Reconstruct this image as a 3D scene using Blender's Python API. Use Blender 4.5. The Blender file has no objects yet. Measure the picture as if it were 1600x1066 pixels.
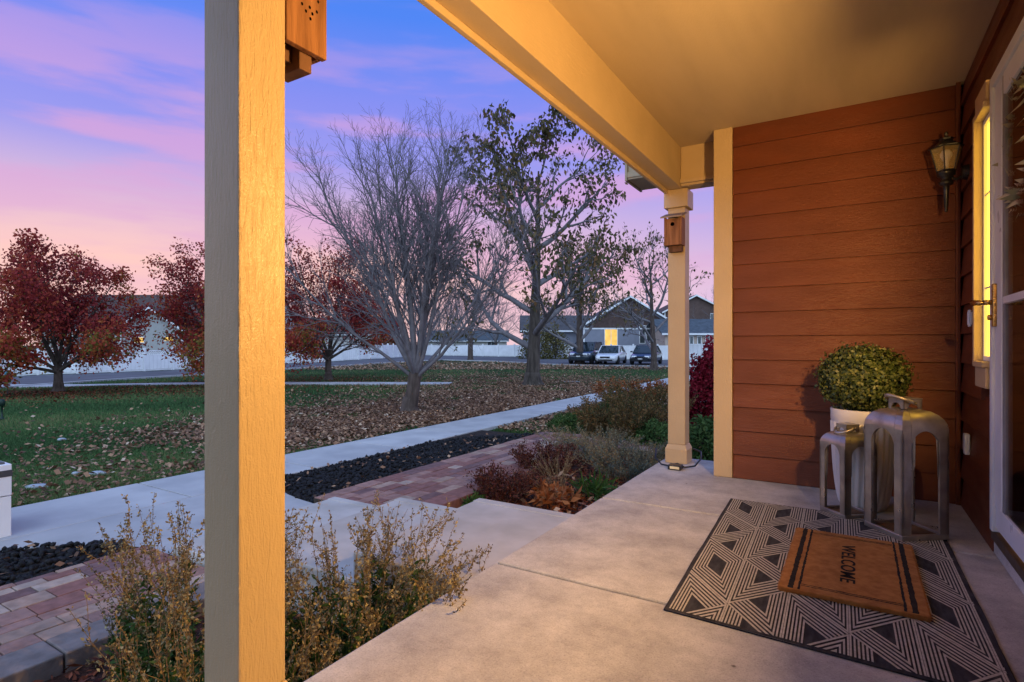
import bpy, bmesh, math, random
import numpy as np
from mathutils import Vector, Matrix
R = math.radians
sc = bpy.context.scene
C = sc.collection
# ------------------------------------------------------------------ camera
F, CX, HY, YAW, HC = 866.0, 800.0, 538.0, R(31.4), 0.92
SY, CYW = math.sin(YAW), math.cos(YAW)
cd = bpy.data.cameras.new('camera'); cam = bpy.data.objects.new('camera', cd); C.objects.link(cam)
cam.location = (0, 0, HC); cam.rotation_euler = (R(90), 0, YAW)
cd.sensor_width = 36; cd.lens = F/1600*36; cd.shift_y = (HY-533)/1600
cd.clip_start = 0.05; cd.clip_end = 2000
sc.camera = cam
# ------------------------------------------------------------------ exposure
sc.view_settings.view_transform = 'Standard'; sc.view_settings.look = 'None'
sc.view_settings.gamma = 1; sc.view_settings.exposure = 0.10
sc.view_settings.use_curve_mapping = False
# ------------------------------------------------------------------ sky at dusk
W = bpy.data.worlds.new('World'); sc.world = W; W.use_nodes = True
nt = W.node_tree; nt.nodes.clear()
def N(nt, t, **k):
    n = nt.nodes.new(t)
    for a, b in k.items(): setattr(n, a, b)
    return n
def ramp(nt, fac, stops, interp='LINEAR'):
    n = N(nt, 'ShaderNodeValToRGB'); cr = n.color_ramp; cr.interpolation = interp
    while len(cr.elements) < len(stops): cr.elements.new(0.5)
    for e, (p, c) in zip(cr.elements, stops):
        e.position = p; e.color = (c[0], c[1], c[2], 1) if hasattr(c, '__len__') else (c, c, c, 1)
    if fac is not None: nt.links.new(fac, n.inputs[0])
    return n.outputs[0]
def mixc(nt, fac, a, b, bt='MIX'):
    n = N(nt, 'ShaderNodeMix', data_type='RGBA', blend_type=bt)
    for s, v in ((n.inputs[0], fac), (n.inputs[6], a), (n.inputs[7], b)):
        if hasattr(v, 'is_output'): nt.links.new(v, s)
        elif hasattr(v, '__len__'): s.default_value = (v[0], v[1], v[2], 1)
        else: s.default_value = v
    return n.outputs[2]
def mth(nt, op, a, b=0.0, clamp=False):
    n = N(nt, 'ShaderNodeMath', operation=op); n.use_clamp = clamp
    for s, v in ((n.inputs[0], a), (n.inputs[1], b)):
        if hasattr(v, 'is_output'): nt.links.new(v, s)
        else: s.default_value = v
    return n.outputs[0]
tc = N(nt, 'ShaderNodeTexCoord')
sep = N(nt, 'ShaderNodeSeparateXYZ'); nt.links.new(tc.outputs['Generated'], sep.inputs[0])
zz = sep.outputs[2]
band = ramp(nt, zz, [(0.0, (.58,.56,.86)), (.06, (.68,.56,.80)), (.12, (.68,.47,.72)), (.19, (.50,.40,.78)),
                     (.28, (.34,.33,.82)), (.38, (.24,.27,.84)), (.50, (.08,.23,.86)), (.80, (.06,.20,.68)), (1.0, (.05,.17,.58))])
# warm glow low over the left part of the view
dl = N(nt, 'ShaderNodeVectorMath', operation='DOT_PRODUCT'); nt.links.new(tc.outputs['Generated'], dl.inputs[0])
dl.inputs[1].default_value = (-math.sin(R(62)), math.cos(R(62)), 0)
wl = mth(nt, 'MULTIPLY', ramp(nt, dl.outputs[1], [(.55, 0), (.97, 1)]), ramp(nt, zz, [(0, 1), (.13, 1), (.30, 0)]))
col = mixc(nt, mth(nt, 'MULTIPLY', wl, .85), band, (1.0, .60, .50))
# streaky pink clouds
mp = N(nt, 'ShaderNodeMapping'); nt.links.new(tc.outputs['Generated'], mp.inputs[0])
mp.inputs['Scale'].default_value = (1.3, 1.3, 7.5); mp.inputs['Rotation'].default_value = (R(7), R(-10), 0)
ns = N(nt, 'ShaderNodeTexNoise'); nt.links.new(mp.outputs[0], ns.inputs[0])
ns.inputs['Scale'].default_value = 2.3; ns.inputs['Detail'].default_value = 7; ns.inputs['Roughness'].default_value = .5
cl = mth(nt, 'MULTIPLY', ramp(nt, ns.outputs[0], [(.42, 0), (.60, 1)], 'EASE'), ramp(nt, zz, [(.0, .1), (.10, .45), (.30, 1), (.47, .25), (.6, .1)]))
col = mixc(nt, mth(nt, 'MULTIPLY', cl, .70), col, (.70, .37, .66))
# afterglow: the sky behind the house keeps the last bright light
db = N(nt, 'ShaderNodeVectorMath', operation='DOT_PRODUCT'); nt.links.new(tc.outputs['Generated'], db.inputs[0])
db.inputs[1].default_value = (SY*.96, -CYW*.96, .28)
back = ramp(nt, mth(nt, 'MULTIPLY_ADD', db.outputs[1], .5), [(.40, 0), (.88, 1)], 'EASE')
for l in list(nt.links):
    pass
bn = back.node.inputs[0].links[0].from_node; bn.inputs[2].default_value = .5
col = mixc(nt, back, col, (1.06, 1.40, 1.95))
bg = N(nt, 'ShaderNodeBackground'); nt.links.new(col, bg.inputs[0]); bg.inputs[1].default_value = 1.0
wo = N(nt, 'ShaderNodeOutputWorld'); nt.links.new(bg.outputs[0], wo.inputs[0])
# ------------------------------------------------------------------ helpers
rng = np.random.default_rng(7); random.seed(7)
def P(px, py, d):                       # world point seen at (px, py), d metres ahead
    r = (px-CX)/F*d
    return Vector((CYW*r-SY*d, SY*r+CYW*d, HC-(py-HY)/F*d))
def G(px, py, z=0.0): return P(px, py, F*(HC-z)/(py-HY))
def tag(o, label=None, cat=None, group=None, kind=None):
    if label: o['label'] = label
    if cat: o['category'] = cat
    if group: o['group'] = group
    if kind: o['kind'] = kind
    return o
def thing(name, label, cat, loc=(0,0,0), rz=0, group=None, kind=None):
    o = bpy.data.objects.new(name, None); C.objects.link(o); o.location = loc; o.rotation_euler = (0,0,rz)
    o.empty_display_size = .1
    return tag(o, label, cat, group, kind)
def copy_tree(o, parent=None):
    c = o.copy(); C.objects.link(c)
    if parent: c.parent = parent
    for ch in list(o.children): copy_tree(ch, c)
    return c
class MB:
    def __init__(s): s.v = []; s.f = []; s.m = []; s.n = 0; s.c = []
    def add(s, v, f, mi=0, col=None):
        v = np.asarray(v, float)
        s.v.append(v); s.f.extend([tuple(i+s.n for i in q) for q in f]); s.m.extend([mi]*len(f)); s.n += len(v)
        return s
    def box(s, x0, x1, y0, y1, z0, z1, mi=0):
        v = [(x,y,z) for z in (z0,z1) for y in (y0,y1) for x in (x0,x1)]
        return s.add(v, [(0,2,3,1),(4,5,7,6),(0,1,5,4),(2,6,7,3),(0,4,6,2),(1,3,7,5)], mi)
    def obox(s, c, ax, ay, az, mi=0):   # centre and three half axes
        c, ax, ay, az = (np.array(a, float) for a in (c, ax, ay, az))
        v = [c+i*ax+j*ay+k*az for k in (-1,1) for j in (-1,1) for i in (-1,1)]
        return s.add(v, [(0,2,3,1),(4,5,7,6),(0,1,5,4),(2,6,7,3),(0,4,6,2),(1,3,7,5)], mi)
    def prism(s, pts, vec, mi=0):
        pts = [np.array(p, float) for p in pts]; n = len(pts); vec = np.array(vec, float)
        v = pts+[p+vec for p in pts]
        return s.add(v, [tuple(range(n))[::-1], tuple(range(n, 2*n))]+[(i,(i+1)%n,n+(i+1)%n,n+i) for i in range(n)], mi)
    def tube(s, pts, rad, n=8, mi=0, cap=True, closed=False):
        pts = [Vector(p) for p in pts]; m = len(pts)
        if not hasattr(rad, '__len__'): rad = [rad]*m
        vs = []; prev = None
        for i, p in enumerate(pts):
            t = (pts[(i+1) % m]-pts[i-1]) if closed else (pts[min(i+1,m-1)]-pts[max(i-1,0)])
            t.normalize()
            if prev is None:
                a = t.orthogonal().normalized()
            else:
                a = prev-t*prev.dot(t); a = a.normalized() if a.length > 1e-6 else t.orthogonal().normalized()
            prev = a; b = t.cross(a)
            for k in range(n):
                th = 2*math.pi*k/n; vs.append(p+(a*math.cos(th)+b*math.sin(th))*rad[i])
        fs = []
        for i in range(m if closed else m-1):
            j = (i+1) % m
            for k in range(n): fs.append((i*n+k, i*n+(k+1)%n, j*n+(k+1)%n, j*n+k))
        if cap and not closed: fs += [tuple(range(n))[::-1], tuple(range((m-1)*n, m*n))]
        return s.add([tuple(v) for v in vs], fs, mi)
    def lathe(s, prof, cx=0, cy=0, n=24, mi=0, rib=None):
        vs = []; m = len(prof)
        for r, z in prof:
            for k in range(n):
                th = 2*math.pi*k/n; rr = r*(1+(rib(th, z) if rib else 0))
                vs.append((cx+rr*math.cos(th), cy+rr*math.sin(th), z))
        fs = [(i*n+k, i*n+(k+1)%n, (i+1)*n+(k+1)%n, (i+1)*n+k) for i in range(m-1) for k in range(n)]
        if prof[0][0] > 1e-6: fs.append(tuple(range(n))[::-1])
        if prof[-1][0] > 1e-6: fs.append(tuple(range((m-1)*n, m*n)))
        return s.add(vs, fs, mi)
    def build(s, name, mat, parent=None, smooth=False, bevel=0):
        me = bpy.data.meshes.new(name)
        me.from_pydata(np.concatenate(s.v).tolist(), [], s.f)
        mats = mat if isinstance(mat, (list, tuple)) else [mat]
        for m in mats: me.materials.append(m)
        if len(mats) > 1: me.polygons.foreach_set('material_index', s.m)
        if smooth: me.polygons.foreach_set('use_smooth', [True]*len(me.polygons))
        me.update()
        o = bpy.data.objects.new(name, me); C.objects.link(o)
        if parent: o.parent = parent
        if bevel:
            b = o.modifiers.new('bevel', 'BEVEL'); b.width = bevel; b.segments = 2; b.limit_method = 'ANGLE'; b.angle_limit = R(40)
        return o
def fastmesh(name, V, Fa, mat, parent=None, k=4, smooth=False, col=None):
    """V (n,3), Fa (m,k) arrays"""
    me = bpy.data.meshes.new(name); V = np.asarray(V, np.float32); Fa = np.asarray(Fa, np.int32)
    me.vertices.add(len(V)); me.vertices.foreach_set('co', V.ravel())
    me.loops.add(Fa.size); me.loops.foreach_set('vertex_index', Fa.ravel())
    me.polygons.add(len(Fa)); me.polygons.foreach_set('loop_start', np.arange(0, Fa.size, Fa.shape[1], dtype=np.int32))
    if smooth: me.polygons.foreach_set('use_smooth', np.ones(len(Fa), bool))
    if col is not None:
        a = me.attributes.new('tint', 'FLOAT', 'POINT'); a.data.foreach_set('value', np.asarray(col, np.float32))
    me.materials.append(mat); me.update(calc_edges=True)
    o = bpy.data.objects.new(name, me); C.objects.link(o)
    if parent: o.parent = parent
    return o
# ------------------------------------------------------------------ materials
def srgb(r, g, b):
    f = lambda c: ((c/255+.055)/1.055)**2.4 if c > 10 else c/255/12.92
    return (f(r), f(g), f(b))
def mat(name, col, rough=.7, var=.15, scale=8, bump=0, bscale=60, metal=0, stretch=(1,1,1), col2=None, detail=5, spec=.3, coat=0, thr=(.35,.65), bdist=.004, rnd=0):
    m = bpy.data.materials.new(name); m.use_nodes = True; nt = m.node_tree; b = nt.nodes['Principled BSDF']
    tcn = N(nt, 'ShaderNodeTexCoord'); mpn = N(nt, 'ShaderNodeMapping'); nt.links.new(tcn.outputs['Object'], mpn.inputs[0])
    mpn.inputs['Scale'].default_value = stretch
    n1 = N(nt, 'ShaderNodeTexNoise'); nt.links.new(mpn.outputs[0], n1.inputs[0]); n1.inputs['Scale'].default_value = scale; n1.inputs['Detail'].default_value = detail
    c2 = col2 or tuple(c*(1-var) for c in col); c1 = col if col2 else tuple(min(1, c*(1+var)) for c in col)
    out = ramp(nt, n1.outputs[0], [(thr[0], c1), (thr[1], c2)])
    if rnd:
        oi = N(nt, 'ShaderNodeObjectInfo')
        hs = N(nt, 'ShaderNodeHueSaturation'); nt.links.new(out, hs.inputs['Color'])
        mr = N(nt, 'ShaderNodeMapRange'); nt.links.new(oi.outputs['Random'], mr.inputs[0]); mr.inputs[3].default_value = 1-rnd; mr.inputs[4].default_value = 1+rnd
        nt.links.new(mr.outputs[0], hs.inputs['Value']); out = hs.outputs[0]
    nt.links.new(out, b.inputs['Base Color'])
    rn = ramp(nt, n1.outputs[0], [(.3, max(0, rough-.08)), (.7, min(1, rough+.08))]); nt.links.new(rn, b.inputs['Roughness'])
    b.inputs['Metallic'].default_value = metal; b.inputs['Specular IOR Level'].default_value = spec
    if coat: b.inputs['Coat Weight'].default_value = coat; b.inputs['Coat Roughness'].default_value = .05
    if bump:
        n2 = N(nt, 'ShaderNodeTexNoise'); nt.links.new(mpn.outputs[0], n2.inputs[0]); n2.inputs['Scale'].default_value = bscale; n2.inputs['Detail'].default_value = 4
        bp = N(nt, 'ShaderNodeBump'); nt.links.new(n2.outputs[0], bp.inputs['Height']); bp.inputs['Strength'].default_value = bump; bp.inputs['Distance'].default_value = bdist
        nt.links.new(bp.outputs[0], b.inputs['Normal'])
    return m
def tintmat(name, stops, rough=.7, trans=.25, spec=.2):
    """leaf colours picked by the 'tint' value stored on each leaf"""
    m = bpy.data.materials.new(name); m.use_nodes = True; nt = m.node_tree; b = nt.nodes['Principled BSDF']
    at = N(nt, 'ShaderNodeAttribute'); at.attribute_name = 'tint'
    c = ramp(nt, at.outputs['Fac'], stops); nt.links.new(c, b.inputs['Base Color'])
    b.inputs['Roughness'].default_value = rough; b.inputs['Specular IOR Level'].default_value = spec
    if trans:
        t = N(nt, 'ShaderNodeBsdfTranslucent'); nt.links.new(c, t.inputs[0])
        mx = N(nt, 'ShaderNodeMixShader'); mx.inputs[0].default_value = trans
        nt.links.new(b.outputs[0], mx.inputs[1]); nt.links.new(t.outputs[0], mx.inputs[2])
        nt.links.new(mx.outputs[0], nt.nodes['Material Output'].inputs[0])
    return m
def emit(name, col, s, grad=None):
    m = bpy.data.materials.new(name); m.use_nodes = True; nt = m.node_tree; nt.nodes.clear()
    e = N(nt, 'ShaderNodeEmission'); e.inputs[0].default_value = (*col, 1); e.inputs[1].default_value = s
    if grad:
        tcn = N(nt, 'ShaderNodeTexCoord'); n1 = N(nt, 'ShaderNodeTexNoise'); nt.links.new(tcn.outputs['Object'], n1.inputs[0]); n1.inputs['Scale'].default_value = grad
        nt.links.new(ramp(nt, n1.outputs[0], [(.35, tuple(c*.75 for c in col)), (.65, col)]), e.inputs[0])
    o = N(nt, 'ShaderNodeOutputMaterial'); nt.links.new(e.outputs[0], o.inputs[0]); return m
def glass(name, tint=(.9,.95,1), refl=.08):
    m = bpy.data.materials.new(name); m.use_nodes = True; nt = m.node_tree; nt.nodes.clear()
    t = N(nt, 'ShaderNodeBsdfTransparent'); t.inputs[0].default_value = (*tint, 1)
    g = N(nt, 'ShaderNodeBsdfGlossy'); g.inputs['Roughness'].default_value = .02
    fr = N(nt, 'ShaderNodeFresnel'); fr.inputs[0].default_value = 1.5
    mx = N(nt, 'ShaderNodeMixShader'); nt.links.new(fr.outputs[0], mx.inputs[0]); nt.links.new(t.outputs[0], mx.inputs[1]); nt.links.new(g.outputs[0], mx.inputs[2])
    o = N(nt, 'ShaderNodeOutputMaterial'); nt.links.new(mx.outputs[0], o.inputs[0]); return m
def wood_grain_bump(m, stretch, strength, scale=30, dist=.003):
    nt = m.node_tree; b = nt.nodes['Principled BSDF']
    tcn = N(nt, 'ShaderNodeTexCoord'); mpn = N(nt, 'ShaderNodeMapping'); nt.links.new(tcn.outputs['Object'], mpn.inputs[0]); mpn.inputs['Scale'].default_value = stretch
    w = N(nt, 'ShaderNodeTexNoise'); nt.links.new(mpn.outputs[0], w.inputs[0]); w.inputs['Scale'].default_value = scale; w.inputs['Detail'].default_value = 3; w.inputs['Distortion'].default_value = 1.6
    f = N(nt, 'ShaderNodeTexNoise'); nt.links.new(tcn.outputs['Object'], f.inputs[0]); f.inputs['Scale'].default_value = 220
    s = mth(nt, 'ADD', w.outputs[0], mth(nt, 'MULTIPLY', f.outputs[0], .35))
    bp = N(nt, 'ShaderNodeBump'); nt.links.new(s, bp.inputs['Height']); bp.inputs['Strength'].default_value = strength; bp.inputs['Distance'].default_value = dist
    nt.links.new(bp.outputs[0], b.inputs['Normal'])
    return m
beige = (.50, .365, .215)
M = {}
M['trim'] = wood_grain_bump(mat('painted_trim', beige, .42, .05, 3, spec=.4), (3, 3, .5), .8, 26, .004)
M['beam'] = wood_grain_bump(mat('painted_beam', beige, .45, .05, 3, spec=.35), (3, .4, 3), .4, 26, .003)
M['ceiling'] = mat('painted_ceiling', (.47, .36, .23), .6, .05, 2, bump=.35, bscale=70, stretch=(3,.6,1), bdist=.003)
M['siding'] = wood_grain_bump(mat('brown_siding', (.130, .031, .011), .5, .09, 3, stretch=(1, 1, 4), spec=.35, rnd=.08), (.8, .8, 9), .8, 22, .003)
M['concrete'] = mat('porch_concrete', (.50, .46, .43), .8, .1, 3, bump=.25, bscale=160, bdist=.002, col2=(.36, .325, .31), detail=8, thr=(.38, .68))
def concrete(name, c1, c2, spots=.5):
    m = bpy.data.materials.new(name); m.use_nodes = True; nt = m.node_tree; b = nt.nodes['Principled BSDF']
    tcn = N(nt, 'ShaderNodeTexCoord'); o = tcn.outputs['Object']
    def nz(s, d, r_=.6, dist=0):
        n = N(nt, 'ShaderNodeTexNoise'); nt.links.new(o, n.inputs[0]); n.inputs['Scale'].default_value = s; n.inputs['Detail'].default_value = d; n.inputs['Roughness'].default_value = r_; n.inputs['Distortion'].default_value = dist; return n.outputs[0]
    a = ramp(nt, nz(3.2, 12, .72), [(.36, c2), (.62, c1)])
    a = mixc(nt, ramp(nt, nz(34, 10, .8), [(.50, 0), (.72, .38)]), a, tuple(c*.62 for c in c2))
    a = mixc(nt, ramp(nt, nz(170, 4, .7), [(.50, 0), (.68, .50)]), a, tuple(c*.45 for c in c2))
    a = mixc(nt, ramp(nt, nz(120, 4, .7), [(.54, 0), (.70, .30)]), a, (.72,.70,.66))
    v = N(nt, 'ShaderNodeTexVoronoi'); nt.links.new(o, v.inputs[0]); v.inputs['Scale'].default_value = 5.5; v.inputs['Randomness'].default_value = 1
    a = mixc(nt, mth(nt, 'MULTIPLY', ramp(nt, v.outputs['Distance'], [(.015, 1), (.05, 0)]), ramp(nt, nz(3, 2), [(.5, 0), (.56, spots)])), a, (.10,.08,.07))
    nt.links.new(a, b.inputs['Base Color']); b.inputs['Roughness'].default_value = .82; b.inputs['Specular IOR Level'].default_value = .25
    bp = N(nt, 'ShaderNodeBump'); nt.links.new(mth(nt, 'ADD', nz(180, 5), mth(nt, 'MULTIPLY', nz(25, 4), .5)), bp.inputs['Height']); bp.inputs['Strength'].default_value = .5; bp.inputs['Distance'].default_value = .003
    nt.links.new(bp.outputs[0], b.inputs['Normal']); return m
M['concrete'] = concrete('porch_concrete', (.56,.53,.50), (.33,.31,.30), .9)
M['step'] = concrete('step_concrete', (.50,.47,.43), (.38,.36,.345), .3)
M['walk'] = concrete('walk_concrete', (.46,.46,.46), (.35,.355,.37), .5)
M['joint'] = mat('joint_filler', (.05, .04, .03), .9)
M['step'] = mat('step_concrete', (.50, .48, .45), .85, .1, 4, bump=.3, bscale=140, bdist=.002, col2=(.40, .38, .35), detail=8)
M['walk'] = mat('walk_concrete', (.46, .46, .46), .85, .1, 2, bump=.3, bscale=90, bdist=.003, col2=(.36, .36, .37), detail=8, rnd=.05)
M['asphalt'] = mat('asphalt', (.10, .10, .11), .9, .15, .6, bump=.3, bscale=20)
M['white'] = mat('white_vinyl', (.78, .79, .80), .45, .07, 1.2)
M['black'] = mat('black_metal', (.010, .010, .011), .35, .2, 20, spec=.5)
M['frame'] = mat('white_door_frame', (.62, .66, .72), .35, .04, 4)
M['glass'] = glass('clear_glass')
M['brass'] = mat('aged_brass', (.45, .28, .10), .3, .3, 30, metal=1)
M['bark_grey'] = mat('grey_bark', (.085,.062,.052), .9, .35, 12, bump=1, bscale=30, stretch=(1,1,.25), bdist=.02)
M['bark_dark'] = mat('dark_bark', (.075, .060, .050), .95, .4, 10, bump=1, bscale=22, stretch=(1,1,.2), bdist=.03)
M['twig'] = mat('twig_bark', (.17,.155,.165), .85, .2, 6)
M['mulch'] = mat('mulch', (.045, .016, .010), .95, .5, 30, bump=1, bscale=60, bdist=.02)
M['soil'] = mat('soil', (.022, .016, .012), .95, .4, 20, bump=1, bscale=50, bdist=.02)

# ------------------------------------------------------------------ terrain
cps = [(-1,-2,-.6),(-4,2,-.6),(-6,4,-.6),(-6,9,-.6),(-8,9,-.6),(-10,17,-.6),(-21,7,-.6),(-18,15,-.6),(-12,16,-.6),(-7,26,-.62),(0,8,-.6),(2,20,-.62),(-14,4,-.6),(-6,14,-.6)]
for px, dy, d in [(0,67,21),(320,47,29.5),(447,39,35),(600,29.5,46),(690,25,54),(860,31,44),(1045,33,41),(0,51,35),(125,46,34.5),(215,42,38),(320,37.5,42),(447,30.3,48),(597,22.5,58),(625,17.5,78),(690,18.5,72),(800,20.3,66),(880,22,62),(960,26,52),(1040,26,52),(1100,30,46)]:
    p = P(px, HY+dy, d); cps.append(tuple(p))
for a in range(0, 360, 30): cps.append((120*math.cos(R(a))-20, 120*math.sin(R(a))+20, -1.1))
cps = np.array(cps)
def H(x, y):
    x = np.asarray(x, float); y = np.asarray(y, float)
    d2 = (x[..., None]-cps[:,0])**2+(y[..., None]-cps[:,1])**2+.5
    w = d2**-1.8
    return (w*cps[:,2]).sum(-1)/w.sum(-1)
def Hs(x, y): return float(H(np.array([x]), np.array([y]))[0])
def hit(px, py):                        # where the ray through a picture point meets the ground
    d = F*(HC+.6)/(py-HY)
    for _ in range(12):
        p = P(px, py, d); g = Hs(p.x, p.y); d = .5*d+.5*F*(HC-g)/(py-HY)
    p = P(px, py, d); p.z = Hs(p.x, p.y); return p
def gp(x, y): return Vector((x, y, Hs(x, y)))
# lawn sheet: fine grid near, coarse far
def axis(lo, hi, c, near, step, farstep):
    a = list(np.arange(c-near, c+near, step)); v = c-near
    s = step
    while v > lo: s = min(s*1.25, farstep); v -= s; a.insert(0, v)
    v = c+near; s = step
    while v < hi: v += s; s = min(s*1.25, farstep); a.append(v)
    return np.array(a)
xs = axis(-900, 900, -15, 28, .7, 60); ys = axis(-900, 900, 22, 34, .7, 60)
XX, YY = np.meshgrid(xs, ys); ZZ = H(XX.ravel(), YY.ravel()).reshape(XX.shape)-.03
# the planting bed and the ground under the steps lie lower than the lawn sheet would
V = np.stack([XX.ravel(), YY.ravel(), ZZ.ravel()], 1); nx, ny = len(xs), len(ys)
I = (np.arange(ny-1)[:,None]*nx+np.arange(nx-1)[None,:]).ravel()
m = bpy.data.materials.new('lawn'); m.use_nodes = True; nt = m.node_tree; b = nt.nodes['Principled BSDF']
tcn = N(nt, 'ShaderNodeTexCoord')
n1 = N(nt, 'ShaderNodeTexNoise'); nt.links.new(tcn.outputs['Object'], n1.inputs[0]); n1.inputs['Scale'].default_value = .45; n1.inputs['Detail'].default_value = 6
n2 = N(nt, 'ShaderNodeTexNoise'); nt.links.new(tcn.outputs['Object'], n2.inputs[0]); n2.inputs['Scale'].default_value = 14; n2.inputs['Detail'].default_value = 5
n3 = N(nt, 'ShaderNodeTexNoise'); nt.links.new(tcn.outputs['Object'], n3.inputs[0]); n3.inputs['Scale'].default_value = 60
g1 = ramp(nt, n1.outputs[0], [(.35, (.028,.065,.024)), (.65, (.048,.080,.028))])
g2 = mixc(nt, ramp(nt, n2.outputs[0], [(.45, 0), (.7, .7)]), g1, (.055,.050,.022))
g3 = mixc(nt, ramp(nt, n3.outputs[0], [(.4, .0), (.7, .6)]), g2, (.014,.026,.010))
nt.links.new(g3, b.inputs['Base Color']); b.inputs['Roughness'].default_value = .95; b.inputs['Specular IOR Level'].default_value = .1
bp = N(nt, 'ShaderNodeBump'); nt.links.new(n3.outputs[0], bp.inputs['Height']); bp.inputs['Distance'].default_value = .05; nt.links.new(bp.outputs[0], b.inputs['Normal'])
lawn = fastmesh('lawn', V, np.stack([I, I+1, I+nx+1, I+nx], 1), m, smooth=True); tag(lawn, kind='structure')

def ribbon(name, left, right, mt, dz, kind='structure', sub=6, flat=None):
    """sheet between two ground polylines, laid dz above the ground"""
    vs = []; nn = len(left)
    for a, b in zip(left, right):
        for k in range(sub+1):
            t = k/sub; x = a[0]*(1-t)+b[0]*t; y = a[1]*(1-t)+b[1]*t
            vs.append((x, y, (Hs(x, y) if flat is None else flat)+dz))
    fs = [(i*(sub+1)+k, i*(sub+1)+k+1, (i+1)*(sub+1)+k+1, (i+1)*(sub+1)+k) for i in range(nn-1) for k in range(sub)]
    mb = MB(); mb.add(vs, fs); o = mb.build(name, mt, smooth=True); tag(o, kind=kind); return o
def resample(pts, n):
    pts = [Vector((p[0], p[1], 0)) for p in pts]; L = [0]
    for a, b in zip(pts, pts[1:]): L.append(L[-1]+(b-a).length)
    out = []
    for i in range(n):
        s = L[-1]*i/(n-1); k = 0
        while k < len(L)-2 and L[k+1] < s: k += 1
        t = (s-L[k])/max(1e-9, L[k+1]-L[k]); out.append(pts[k].lerp(pts[k+1], t))
    return out
# road: near edge and far edge followed in the picture, then carried on out of sight
near = [hit(x, y) for x, y in ((-500,665),(-200,627),(0,606.5),(160,595),(320,585.5),(447,577),(600,567.5),(690,562.5),(780,565),(860,569.5),(945,572),(1045,573),(1110,574),(1300,580))]
far = [hit(x, y) for x, y in ((-500,620),(-200,600),(0,589.5),(125,584.5),(320,576),(447,568.5),(560,562),(640,554.8),(690,556),(800,557.8),(880,559.5),(960,562),(1040,562),(1300,566))]
ribbon('road', resample(near, 60), resample(far, 60), M['asphalt'], .02, sub=10)
kb = MB()
for a, c_ in zip(near[:-1], near[1:]):      # pale concrete kerb along the near side of the road
    d_ = Vector((c_.x-a.x, c_.y-a.y, 0)).normalized(); n_ = Vector((-d_.y, d_.x, 0))
    for k in range(6):
        p0 = a.lerp(c_, k/6); p1 = a.lerp(c_, (k+1)/6)
        q = [Vector((p.x, p.y, Hs(p.x, p.y)))+n_*s for p in (p0, p1) for s in (-.12, .12)]
        kb.add([(v.x, v.y, v.z+h) for h in (-.1, .055) for v in q], [(4,6,7,5),(0,4,5,1),(2,3,7,6),(0,2,6,4),(1,5,7,3)])
tag(kb.build('road_kerb', M['walk']), kind='structure')

# ------------------------------------------------------------------ paved surfaces
WX0, WX1 = -6.55, -5.52
walk = thing('sidewalk', None, None, (0,0,0), kind='structure')
def wx(y):                              # centre shift of the walk: it bears a little to the left further off
    return -.010*max(0, y-6)-.0016*max(0, y-8)**2*.4
y = -6.0; first = True
while y < 27:
    y1 = y+1.5
    mb = MB(); vs = []
    for yy in (y+.008, (y+y1)/2, y1-.008):
        s = wx(yy)
        for xx in (WX0+s, WX1+s): vs += [(xx, yy, -.72), (xx, yy, -.575)]
    fs = []
    for k in range(2):
        a = 4*k; b_ = 4*(k+1)
        fs += [(a+1, a+3, b_+3, b_+1), (a, a+1, b_+1, b_), (a+2, b_+2, b_+3, a+3)]
    fs += [(0,2,3,1), (8,9,11,10)]
    mb.add(vs, fs); mb.build('slab', M['walk'], walk, bevel=.006)
    y = y1
# apron where the walk widens to meet the steps
ap = MB(); prof = [(WX1+.006, 1.15), (-5.3, 1.45), (-5.05, 1.75), (-4.72, 2.0), (-4.03, 2.08), (-4.03, 3.45), (-4.5, 3.5), (-4.8, 3.56), (-5.2, 3.7), (WX1+.006, 3.95)]
ap.prism([(x, y, -.70) for x, y in prof], (0,0,.124)); ap.build('apron_slab', M['walk'], walk, bevel=.006)
# thin path crossing the far lawn
pth = thing('lawn_path', None, None, kind='structure')
A, B = hit(-320, 605), hit(705, 600)
n_ = 24
for i in range(n_):
    a = A.lerp(B, i/n_); b_ = A.lerp(B, (i+.985)/n_); d_ = (b_-a).normalized(); q = Vector((-d_.y, d_.x, 0))*.62
    mb = MB(); mb.prism([(v.x, v.y, Hs(v.x, v.y)-.1) for v in (a-q, b_-q, b_+q, a+q)], (0,0,.128)); mb.build('slab', M['walk'], pth)
# second strip of walk, far right, glimpsed by the shrubs
p2 = thing('side_path', None, None, kind='structure')
for k in range(6):
    mb = MB(); mb.prism([(-5.45+k*1.5, 13.6+k*.35, -.7), (-5.45+k*1.5+1.48, 13.6+k*.35+.35, -.7), (-5.45+k*1.5+1.48, 14.7+k*.35+.35, -.7), (-5.45+k*1.5, 14.7+k*.35, -.7)], (0,0,.125)); mb.build('slab', M['walk'], p2)

# porch floor: three slabs with joints
pf = thing('porch_floor', None, None, kind='structure')
EX = -1.277
for y0, y1 in ((-2.2, .45), (.458, 1.955), (1.972, 3.115), (3.131, 4.56)):
    mb = MB()
    if y1 > 4.2: mb.prism([(x, y, -.16) for x, y in ((EX, y0), (.62, y0), (.62, 4.06), (-.79, 4.06), (-.79, y1), (EX, y1))], (0,0,.16))
    else: mb.box(EX, .62, y0, y1, -.16, 0)
    mb.build('slab', M['concrete'], pf, bevel=.007)
mb = MB(); mb.box(EX+.01, .60, -2.2, 4.05, -.72, -.012); mb.box(EX+.01, -.8, 4.04, 4.55, -.72, -.012); mb.build('joint_filler', M['joint'], pf)
mb = MB(); mb.box(EX+.005, EX+.03, -2.2, 4.555, -.72, -.161); mb.build('foundation_face', M['concrete'], pf)

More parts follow.
